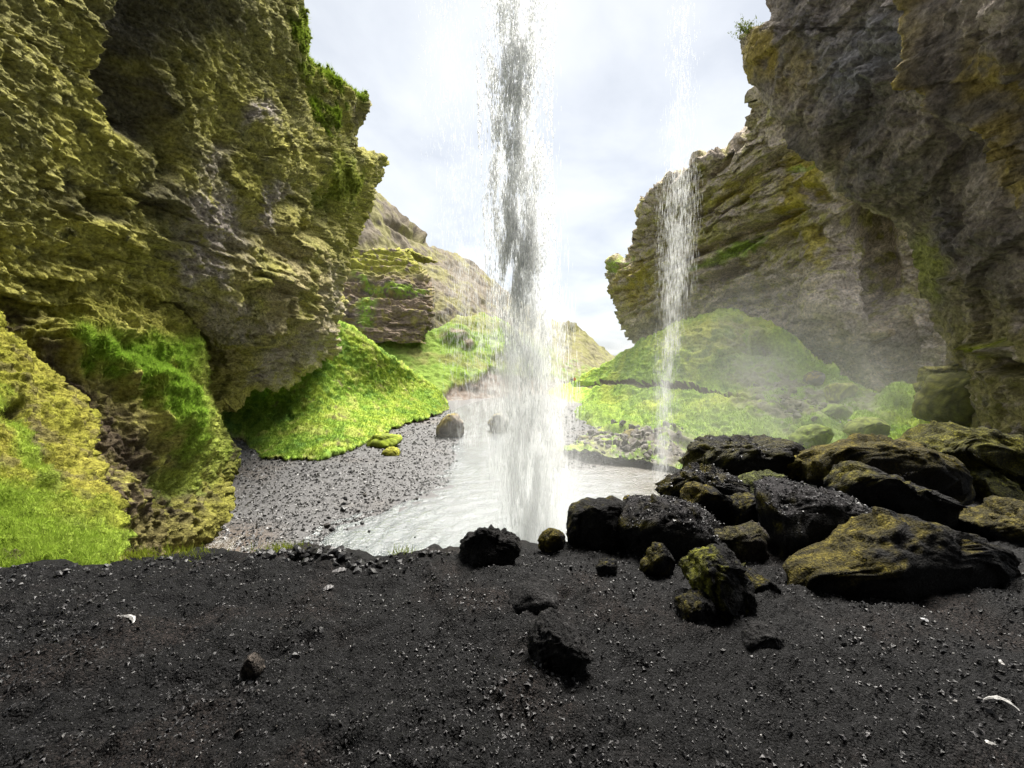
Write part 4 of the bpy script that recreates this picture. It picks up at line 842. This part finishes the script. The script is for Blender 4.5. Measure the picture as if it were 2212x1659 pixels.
# small stones are seven-sided chips
OCT = (np.array([(1, 0, -.4), (-.5, .9, -.4), (-.6, -.8, -.4), (.5, .1, .7), (-.3, .35, .75), (-.1, -.5, .65)], float), np.array([(3, 4, 5), (0, 4, 3), (0, 1, 4), (1, 5, 4), (1, 2, 5), (2, 3, 5), (2, 0, 3)]))
def scatter_fast(name, pts, sizes, cols, mat, label, cat, seed=3, flat=0.75):
    rs = np.random.RandomState(seed); n_ = len(pts); q, Fc = OCT
    sc3 = rs.uniform(0.6, 1.3, (n_, 1, 3)) * np.array([1, 1, flat])
    jit = rs.uniform(-0.28, 0.28, (n_, 6, 3))
    W = (q[None] + jit) * sc3
    a = rs.uniform(0, 6.28, n_); ca, sa = np.cos(a)[:, None], np.sin(a)[:, None]
    X = W[..., 0] * ca - W[..., 1] * sa; Y = W[..., 0] * sa + W[..., 1] * ca
    b_ = rs.uniform(-0.5, 0.5, n_); cb, sb = np.cos(b_)[:, None], np.sin(b_)[:, None]
    Z = W[..., 2]; Y, Z = Y * cb - Z * sb, Y * sb + Z * cb
    W = np.stack([X, Y, Z], -1) * sizes[:, None, None] + pts[:, None, :]
    faces = (Fc[None] + (np.arange(n_) * 6)[:, None, None]).reshape(-1, 3)
    me = mesh_np(name, W.reshape(-1, 3), faces, np.repeat(cols, 6, 0), smooth=False)
    return add(name, me, mat, kind='stuff', label=label, cat=cat)
# scree pebbles, spread so that near ground is as well covered as far
n_ = 66000
u = rs.uniform(-600, 2900, n_); ed_ = LEDGE_EDGE(u); y = 1.15 * (ed_ / 1.15) ** (rs.uniform(0, 1, n_) ** 0.85)
x = (u - CU) / F * y * 1.045; z = ledge_h(x, y)
sz = np.minimum(0.0030 * np.exp(rs.normal(-0.05, 0.72, n_)) * (0.65 + 0.35 * y), 0.014)
clump = fbm(np.stack([x, y, z], -1), 0.5, 3, 9); sz *= np.clip(1 + 0.5 * clump, 0.5, 2)
tone = np.exp(rs.normal(0, 0.55, n_))[:, None] * np.array([0.030, 0.0285, 0.029])
pale = (rs.uniform(0, 1, n_) < 0.06) & (sz < 0.009); tone[pale] = (0.10 + 0.45 * rs.uniform(0, 1, pale.sum()) ** 2)[:, None] * np.array([1, 0.97, 0.93])
P_all = np.stack([x, y, z + sz * 0.3], -1)
for tp_, gv_ in TOPS:
    k_ = int(1500 * gv_); i_ = rs.randint(0, len(tp_), k_)
    P_all = np.concatenate([P_all, tp_[i_] + rs.normal(0, 0.02, (k_, 3)) * np.array([1, 1, 0.1])]); sz = np.concatenate([sz, 0.009 * np.exp(rs.normal(0, 0.5, k_))])
    t_ = rs.uniform(0.6, 2.2, k_)[:, None] * np.array([0.026, 0.025, 0.026]); pl_ = rs.uniform(0, 1, k_) < 0.06; t_[pl_] = 0.22; tone = np.concatenate([tone, t_])
scatter_fast('scree_pebbles', P_all, sz, tone, M_STONE, 'fine black pebbles covering the foreground ledge', 'pebbles')
# gravel bar
n_ = 34000
u = rs.uniform(380, 1330, n_); v = 880 + (1240 - 880) * rs.uniform(0, 1, n_) ** 1.1
g = on_z(u, v, WZ); zb, sd_ = bed_z(g[:, 0], g[:, 1])
ok = (sd_ > -0.25 + 0.3 * rs.uniform(-1, 1, n_)) & (g[:, 1] < 75)
g, zb = g[ok], zb[ok]; n_ = len(g)
sz = np.minimum(0.05 * np.exp(rs.normal(0, 0.6, n_)), 0.13) * (0.4 + g[:, 1] / 40)
tone = np.minimum(np.exp(rs.normal(0, 0.6, n_)), 2.6)[:, None] * np.array([0.135, 0.133, 0.133])
g[:, 2] = zb + sz * 0.2
scatter_fast('gravel_bar', g, sz, tone, M_GRAVEL, 'grey wet river gravel bar left of the stream', 'gravel')
# rubble on the right bank: single rocks
q, n2, c_, u_, v_ = mound[1:6]
def pick(cu, cv, ru, rv, n, ang=0.0, seed=1):
    r_ = np.random.RandomState(seed); w = blob(u_, v_, cu, cv, ru, rv, ang, 0.4); w = w * (w > 0.05); w = w / w.sum()
    return r_.choice(len(u_), n, p=w)
rock_me = []
for i, (qq_, Fc) in enumerate(STV):
    colr = [(0.19, 0.175, 0.16), (0.13, 0.12, 0.11), (0.10, 0.09, 0.08)][i % 3]
    me = mesh_np('rock', qq_, Fc, np.tile(np.array(colr), (len(qq_), 1)), smooth=False); me.materials.append(M_FARROCK); rock_me.append(me)
def put_rocks(idx, smin, smax, label, group, seed):
    r_ = np.random.RandomState(seed)
    for i in idx:
        s = smin * (smax / smin) ** (r_.uniform() ** 1.8)
        o = add('rock', rock_me[r_.randint(12)], label=label, cat='rock', group=group, loc=q[i] + np.array([0, 0, s * 0.2])); o.scale = (s, s, s * 0.8); o.rotation_euler = tuple(r_.uniform(-0.6, 0.6, 2)) + (r_.uniform(0, 6.28),)
put_rocks(pick(1390, 965, 150, 34, 190, 6, 2), 0.18, 0.75, 'grey angular rock in the rubble between mound and stream', 'rubble on the right bank', 4)
put_rocks(pick(1735, 885, 120, 32, 70, 25, 3), 0.12, 0.5, 'small grey rock on the bare scree patch right of the mound', 'rocks on the scree patch', 5)

# pale fragments on the scree
def flake(u, v, L, ang, label, bend=0.3, wd=0.3, col=(0.55, 0.54, 0.52)):
    ratio = (v - CV) / F * CP + SP; y = 1.45 / (ratio - 0.12) * 1.0
    x = (u - CU) / F * y * 1.045; z = float(ledge_h(x, y)[0])
    nseg = 9; vts, fcs = [], []
    for i in range(nseg + 1):
        t = i / nseg; a = (t - 0.5) * bend * 4; px = L * (t - 0.5); pyy = L * bend * (1 - (2 * t - 1) ** 2)
        ww = L * wd * 0.5 * (0.35 + 0.65 * math.sin(math.pi * min(max(t, 0.08), 0.92))) * (1 + 0.25 * math.sin(i * 2.3 + u))
        for sx_, sz_ in ((-1, 0), (0, 0.55), (1, 0), (0, -0.3)):
            vts.append((px, pyy + sx_ * ww, sz_ * ww + 0.1 * L * math.sin(t * 3 + u)))
    for i in range(nseg):
        for j in range(4):
            a_, b_ = i * 4 + j, i * 4 + (j + 1) % 4; fcs.append((a_, b_, b_ + 4, a_ + 4))
    for e_ in (0, nseg * 4): fcs.append((e_, e_ + 1, e_ + 2, e_ + 3))
    me = mesh_np('pale_flake', np.array(vts), np.array(fcs), np.tile(np.array(col), (len(vts), 1)), smooth=False)
    o = add('pale_flake', me, M_STONE, label=label, cat='stone flake', loc=(x, y, z + 0.012)); o.rotation_euler = (0.15, 0.1, ang)
flake(285, 1390, 0.11, -0.3, 'white curled flake lying on the left scree', 0.25, 0.25)
flake(2160, 1588, 0.11, -0.7, 'white curved flake near the bottom right corner', 0.4, 0.2)
flake(1988, 1352, 0.06, 0.5, 'pale rounded chip on the right scree below the long boulder', 0.1, 0.7, (0.42, 0.42, 0.43))
flake(2145, 1650, 0.05, 0.2, 'small white chip at the bottom right edge', 0.2, 0.4)
flake(2160, 1462, 0.05, 1.2, 'thin grey chip near right frame edge', 0.2, 0.4, (0.35, 0.34, 0.33))
flake(740, 1245, 0.12, 0.1, 'pale flat flake among rim stones left of centre', 0.1, 0.5, (0.30, 0.29, 0.29))
flake(715, 1272, 0.09, 0.5, 'pale flake below the flat one among rim stones', 0.1, 0.6, (0.30, 0.29, 0.29))
flake(1198, 1328, 0.05, 1.2, 'upright grey sliver above the knobbly lava rock', 0.1, 0.4, (0.25, 0.24, 0.23))
flake(2195, 1268, 0.06, 0.8, 'pale round chip at right edge near the long boulder', 0.1, 0.7, (0.35, 0.35, 0.35))

# ------------------------------------------------------------------ grass
def blades(name, p, n, w, cols, cnt, hmin, hmax, wid, label, seed=1, up=0.6):
    r_ = np.random.RandomState(seed); w = np.clip(w, 0, None); w = w / w.sum()
    idx = r_.choice(len(p), cnt, p=w)
    b = p[idx] + r_.normal(0, 0.04, (cnt, 3)) * np.array([1, 1, 0.3])
    h = r_.uniform(hmin, hmax, cnt)[:, None]
    d = n[idx] * (1 - up) + np.array([0, 0, up]) + r_.normal(0, 0.35, (cnt, 3)); d /= np.linalg.norm(d, axis=1)[:, None]
    a = r_.uniform(0, 6.28, cnt); s = np.stack([np.cos(a), np.sin(a), a * 0], -1) * (wid * r_.uniform(0.6, 1.4, cnt))[:, None]
    tip = b + d * h; tip[:, 2] -= h[:, 0] * 0.15
    W = np.stack([b - s - d * h * 0.15, b + s - d * h * 0.15, tip], 1).reshape(-1, 3)
    Fc = np.arange(cnt * 3).reshape(-1, 3)
    cc = cols[idx] * r_.uniform(0.7, 1.35, (cnt, 1))
    me = mesh_np(name, W, Fc, np.repeat(np.clip(cc, 0, 0.8), 3, 0), smooth=False)
    return add(name, me, M_GRASS, kind='stuff', label=label, cat='grass')
def greenness(c): return np.clip(c[:, 1] - c[:, 0] * 0.75 - c[:, 2], 0, 1)
o, qq, nn, cc, u_, v_ = slopeL
blades('grass', qq, nn, greenness(cc) * (v_ < vbf(u_) + 4), cc, 75000, 0.12, 0.34, 0.035, 'short bright grass on the slope below the left cliff', 1)
o, qq, nn, cc, u_, v_ = mound
blades('grass', qq, nn, greenness(cc) ** 1.5 * (u_ < 2150), cc, 75000, 0.12, 0.36, 0.04, 'tufty grass on the mound right of the falls', 2)
o, qq, nn, cc, u_, v_ = bankN
blades('grass', qq, nn, greenness(cc) ** 1.5 * (u_ > -150), cc, 50000, 0.05, 0.14, 0.006, 'soft green grass and moss on the near left bank', 3)
o, qq, nn, cc, u_, v_ = bankC
blades('grass', qq, nn, greenness(cc) ** 2 * (u_ > 60), cc, 40000, 0.08, 0.28, 0.018, 'grass hanging on the green spur of the left bank', 4)
o, qq, nn, cc, u_, v_ = left_cliff
blades('grass', qq, nn, greenness(cc) ** 2 * (u_ > 620), cc, 14000, 0.15, 0.5, 0.03, 'grass fringe on the jutting noses of the left cliff', 5)
# moss tufts on the left wall
ylw = np.clip(cc[:, 0] - 0.1, 0, 1) * (cc[:, 2] < 0.06) * (u_ > -60) * (v_ > -60)
bl = blades('moss_tufts', qq, nn, ylw, cc, 60000, 0.06, 0.2, 0.035, 'shaggy moss tufts on the left cliff wall', 6, up=-0.35); bl['category'] = 'moss'
# thin grass on the rim
r_ = np.random.RandomState(9)
ru = np.concatenate([r_.normal(625, 22, 260), r_.normal(875, 10, 90), r_.normal(430, 30, 120), r_.normal(330, 30, 200)])
ry = LEDGE_EDGE(ru) * r_.uniform(0.995, 1.04, len(ru)); rx_ = (ru - CU) / F * ry * 1.045
rp = np.stack([rx_, ry, ledge_z(rx_, ry) - 0.02], -1)
blades('grass', rp, np.tile(np.array([0, 0, 1.0]), (len(rp), 1)), np.ones(len(rp)), np.tile(np.array((0.25, 0.30, 0.03)), (len(rp), 1)), 700, 0.05, 0.15, 0.004, 'thin grass stalks along the rim of the ledge', 10)
# shrub tuft on the right overhang nose
r_ = np.random.RandomState(12)
c0 = P(1612, 72, 32.6)
o_pl = add('cliff_plant', None, label='leafy plant clinging to the nose of the right overhang', cat='plant', loc=c0)
sv, sf = [], []
for i in range(40):
    dv = np.array([r_.normal(-0.5, 0.6), r_.normal(-0.2, 0.4), abs(r_.normal(0.5, 0.35))]); L = r_.uniform(0.5, 1.3)
    b0 = np.array([r_.uniform(-0.5, 0.9), 0, r_.uniform(-0.4, 0.2)]); tip = b0 + dv / np.linalg.norm(dv) * L; k0 = len(sv)
    for jx in (-0.012, 0.012): sv.append(b0 + np.array([jx, 0, 0]))
    sv.append(tip); sf.append((k0, k0 + 1, k0 + 2))
    for _ in range(14):
        m_ = b0 + (tip - b0) * r_.uniform(0.25, 1.05) + r_.normal(0, 0.07, 3); k0 = len(sv)
        for _j in range(3): sv.append(m_ + r_.normal(0, 0.06, 3))
        sf.append((k0, k0 + 1, k0 + 2))
add('leaves', mesh_np('leaves', np.array(sv), np.array(sf), np.tile(np.array((0.12, 0.15, 0.03)), (len(sv), 1)), smooth=False), M_GRASS, parent=o_pl)

# ------------------------------------------------------------------ falling water
def drops(name, cen, half, depth, cnt, vr, d0, wmin, wmax, lmin, lmax, label, seed, cl=1.2, gate=None, power=1.0, thresh=-0.25, mat=None, parent=None):
    r_ = np.random.RandomState(seed); P0 = []
    tot = 0
    while tot < cnt:
        m_ = cnt * 2
        v = vr[0] + (vr[1] - vr[0]) * r_.uniform(0, 1, m_) ** power
        hw = np.interp(v, [a for a, _ in half], [b_ for _, b_ in half])
        u = np.interp(v, [a for a, _ in cen], [b_ for _, b_ in cen]) + hw * np.clip(r_.normal(0, 0.46, m_), -1.15, 1.15)
        d = d0 + depth * r_.normal(0, 0.4, m_)
        p = P(u, v, d0); p[:, 1] += d - d0
        nz = fbm(np.stack([p[:, 0] * 2.2, p[:, 1] * 0.8, p[:, 2] * 0.55], -1), 1.0, 3, seed * 1.7)
        keep = r_.uniform(-0.45, 0.45, m_) * 0.8 + nz * cl > thresh
        if gate is not None: keep &= r_.uniform(0, 1, m_) < np.interp(v, [a for a, _ in gate], [b_ for _, b_ in gate])
        P0.append(np.concatenate([p[keep], v[keep][:, None]], 1)); tot += keep.sum()
    p = np.concatenate(P0)[:cnt]; v = p[:, 3]; p = p[:, :3]
    f = np.clip((v - vr[0]) / (vr[1] - vr[0]), 0, 1)
    w = r_.uniform(wmin, wmax, cnt) * (1.0 - 0.45 * f); L = r_.uniform(lmin, lmax, cnt) * (0.8 + 0.5 * f)
    lean = r_.normal(0, 0.06, (cnt, 2))
    up = np.stack([lean[:, 0], lean[:, 1], np.ones(cnt)], -1)
    a = r_.uniform(0, 6.28, cnt)
    ring = [p + np.stack([np.cos(a + k_ * 2.094), np.sin(a + k_ * 2.094), a * 0 + 0.0], -1) * w[:, None] - up * (L * (0.5 if k_ == 0 else 0.2))[:, None] for k_ in range(3)]
    W = np.stack([p + up * (L * 0.5)[:, None], *ring], 1).reshape(-1, 3)
    F0 = np.array([(0, 1, 2), (0, 2, 3), (0, 3, 1), (1, 3, 2)])
    Fc = (F0[None] + (np.arange(cnt) * 4)[:, None, None]).reshape(-1, 3)
    return add(name, mesh_np(name, W, Fc, None, smooth=True), mat or M_VEIL, parent=parent, label=label, cat=None if parent else 'waterfall')
cenA = [(-120, 1112), (0, 1115), (300, 1112), (600, 1128), (800, 1145), (1000, 1152), (1200, 1150)]
wf = drops('waterfall', cenA, [(-120, 78), (0, 76), (250, 68), (500, 66), (620, 68), (800, 78), (1000, 70), (1200, 58)], 1.0, 20000, (-120, 1215), 19.2, 0.013, 0.042, 0.14, 0.50, 'main white waterfall column dropping in front of the ledge', 21, power=0.8, thresh=0.0, mat=M_DROP, gate=[(-120, 1), (560, 1), (700, 0.4), (850, 0.12), (1200, 0.06)])
drops('spray_veil', cenA, [(-120, 84), (300, 84), (600, 88), (800, 92), (1000, 82), (1200, 72)], 1.4, 28000, (-120, 1215), 19.3, 0.007, 0.016, 0.20, 0.80, 'fine spray veil around the main waterfall column', 22, power=0.7, thresh=-0.05, parent=wf, gate=[(-120, 0.06), (400, 0.14), (620, 0.6), (760, 1), (1200, 1)])
drops('waterfall', [(-120, 1478), (380, 1468), (600, 1460), (800, 1440), (1030, 1428)], [(-120, 26), (380, 42), (600, 40), (700, 26), (1030, 20)], 0.5, 8500, (-120, 1040), 21.5, 0.005, 0.011, 0.15, 0.55, 'thin second waterfall in front of the right cliff', 23, cl=1.0, gate=[(-120, 0.12), (330, 0.25), (420, 1), (700, 1), (800, 0.7), (1040, 0.55)])
drops('waterfall', [(-120, 960), (400, 985), (700, 1010), (950, 1030)], [(-120, 60), (400, 60), (700, 60), (950, 55)], 0.6, 5200, (-120, 960), 20.5, 0.005, 0.010, 0.12, 0.40, 'sparse trickle of drops left of the main waterfall', 24, cl=1.0, gate=[(-120, 0.15), (500, 0.4), (560, 1), (960, 1)])

# ------------------------------------------------------------------ spray mist
def mist(name, c, r, dens, label, rz=0.0, nsc=0.25):
    V0, Fc = ico(3)
    me = mesh_np(name, V0 * np.array(r), Fc)
    mt = bpy.data.materials.new('spray'); mt.use_nodes = True; nt = mt.node_tree; nt.nodes.clear(); L = nt.links.new
    o_ = nt.nodes.new('ShaderNodeOutputMaterial'); pv = nt.nodes.new('ShaderNodeVolumePrincipled')
    pv.inputs['Color'].default_value = (0.97, 0.98, 0.98, 1); pv.inputs['Anisotropy'].default_value = 0.3
    tx = nt.nodes.new('ShaderNodeTexCoord'); dv = nt.nodes.new('ShaderNodeVectorMath'); dv.operation = 'DIVIDE'; dv.inputs[1].default_value = r
    ln = nt.nodes.new('ShaderNodeVectorMath'); ln.operation = 'LENGTH'
    L(tx.outputs['Object'], dv.inputs[0]); L(dv.outputs[0], ln.inputs[0])
    fr = nt.nodes.new('ShaderNodeMapRange'); fr.interpolation_type = 'SMOOTHSTEP'
    fr.inputs['From Min'].default_value = 1.0; fr.inputs['From Max'].default_value = 0.05; fr.inputs['To Min'].default_value = 0.0; fr.inputs['To Max'].default_value = 1.0
    L(ln.outputs['Value'], fr.inputs['Value'])
    nz = nt.nodes.new('ShaderNodeTexNoise'); nz.inputs['Scale'].default_value = nsc; nz.inputs['Detail'].default_value = 3
    L(tx.outputs['Object'], nz.inputs['Vector'])
    nr = nt.nodes.new('ShaderNodeMapRange'); nr.inputs['From Min'].default_value = 0.32; nr.inputs['From Max'].default_value = 0.68; nr.inputs['To Min'].default_value = 0.25; nr.inputs['To Max'].default_value = 1.5
    L(nz.outputs['Fac'], nr.inputs['Value'])
    mu = nt.nodes.new('ShaderNodeMath'); mu.operation = 'MULTIPLY'; L(fr.outputs[0], mu.inputs[0]); L(nr.outputs[0], mu.inputs[1])
    m3 = nt.nodes.new('ShaderNodeMath'); m3.operation = 'MULTIPLY'; m3.inputs[1].default_value = dens; L(mu.outputs[0], m3.inputs[0])
    L(m3.outputs[0], pv.inputs['Density'])
    L(pv.outputs[0], o_.inputs['Volume'])
    ob = add(name, me, mt, kind='stuff', label=label, cat='mist', loc=c); ob.rotation_euler = (0, 0, rz)
    return ob
mist('spray_mist', (FX - 0.1, FY + 0.3, -2.5), (2.3, 2.1, 9.0), 0.34, 'white haze of droplets inside the lower waterfall column', nsc=0.8)
mist('spray_mist', (FX, FY, WZ + 0.6), (6.5, 6.0, 9.0), 0.11, 'dense white spray at the foot of the main waterfall')
mist('spray_mist', (FX + 17, FY + 10, WZ + 5.0), (17, 11, 12), 0.025, 'thin spray drifting in front of the right slope')

# ------------------------------------------------------------------ hikers
def hiker(u, v, d, jacket, label, seed):
    base = P(u, v, d)
    root = add('person', None, label=label, cat='person', loc=base)
    J = {'pel': (0, 0, 0.95), 'spn': (0, 0, 1.2), 'chs': (0, 0.01, 1.42), 'nek': (0, 0, 1.52), 'hed': (0, -0.01, 1.66), 'top': (0, 0, 1.76)}
    vs_ = [J['pel'], J['spn'], J['chs'], J['nek'], J['hed'], J['top']]; rr = [0.16, 0.15, 0.17, 0.055, 0.095, 0.07]; ed_ = [(0, 1), (1, 2), (2, 3), (3, 4), (4, 5)]
    for s in (-1, 1):
        k0 = len(vs_)
        vs_ += [(s * 0.1, 0, 0.88), (s * 0.11, -0.04 + s * 0.06, 0.5), (s * 0.12, s * 0.12, 0.08), (s * 0.12, s * 0.12 - 0.15, 0.04)]; rr += [0.11, 0.075, 0.05, 0.04]; ed_ += [(0, k0), (k0, k0 + 1), (k0 + 1, k0 + 2), (k0 + 2, k0 + 3)]
        k0 = len(vs_)
        vs_ += [(s * 0.2, 0, 1.43), (s * 0.27, -0.02, 1.16), (s * 0.26, -0.12, 0.93), (s * 0.25, -0.15, 0.84)]; rr += [0.065, 0.05, 0.038, 0.035]; ed_ += [(2, k0), (k0, k0 + 1), (k0 + 1, k0 + 2), (k0 + 2, k0 + 3)]
    me = bpy.data.meshes.new('body'); me.from_pydata(vs_, ed_, [])
    mb, n, l, b = base_mat('dark_trousers', 0.8); b.inputs['Base Color'].default_value = (0.05, 0.045, 0.045, 1)
    bo = add('body', me, mb, parent=root)
    sk = bo.modifiers.new('skin', 'SKIN')
    for i, vv in enumerate(me.skin_vertices[0].data): vv.radius = (rr[i], rr[i]); vv.use_root = (i == 0)
    bo.modifiers.new('sub', 'SUBSURF').levels = 1; bo.modifiers['sub'].render_levels = 1
    mj, n, l, b = base_mat('jacket_cloth', 0.75); b.inputs['Base Color'].default_value = (*jacket, 1)
    ring, fc = [], []
    prof_ = [(0.78, 0.27, 0.19), (1.0, 0.26, 0.18), (1.2, 0.25, 0.18), (1.38, 0.28, 0.19), (1.47, 0.24, 0.15), (1.53, 0.10, 0.09)]
    for zz2, ax, ay in prof_:
        for k_ in range(14): ring.append((ax * math.cos(k_ * math.tau / 14), ay * math.sin(k_ * math.tau / 14), zz2))
    for i in range(len(prof_) - 1):
        for k_ in range(14): fc.append((i * 14 + k_, i * 14 + (k_ + 1) % 14, (i + 1) * 14 + (k_ + 1) % 14, (i + 1) * 14 + k_))
    add('jacket', mesh_np('jacket', np.array(ring), np.array(fc)), mj, parent=root)
    for s in (-1, 1):
        r2, f2 = [], []
        for i, (cx, cy, cz, rr2) in enumerate([(s * 0.23, 0, 1.46, 0.085), (s * 0.29, -0.02, 1.16, 0.08), (s * 0.28, -0.12, 0.92, 0.065)]):
            for k_ in range(8): r2.append((cx + rr2 * math.cos(k_ * math.tau / 8), cy + rr2 * math.sin(k_ * math.tau / 8), cz))
        for i in range(2):
            for k_ in range(8): f2.append((i * 8 + k_, i * 8 + (k_ + 1) % 8, (i + 1) * 8 + (k_ + 1) % 8, (i + 1) * 8 + k_))
        add('sleeve', mesh_np('sleeve', np.array(r2), np.array(f2)), mj, parent=root)
    hm, n, l, b = base_mat('hair', 0.7); b.inputs['Base Color'].default_value = (0.03, 0.022, 0.018, 1)
    V0, Fc = ico(2)
    hv = V0 * np.array([0.10, 0.11, 0.10]) + np.array([0, 0.02, 1.70])
    add('hair', mesh_np('hair', hv, Fc), hm, parent=root)
    return root
hiker(1241, 829, 108, (0.62, 0.20, 0.03), 'hiker in a bright orange jacket on the far footpath', 1)
hiker(1235, 830, 110, (0.10, 0.115, 0.125), 'hiker in a dark grey jacket beside the orange one', 2)
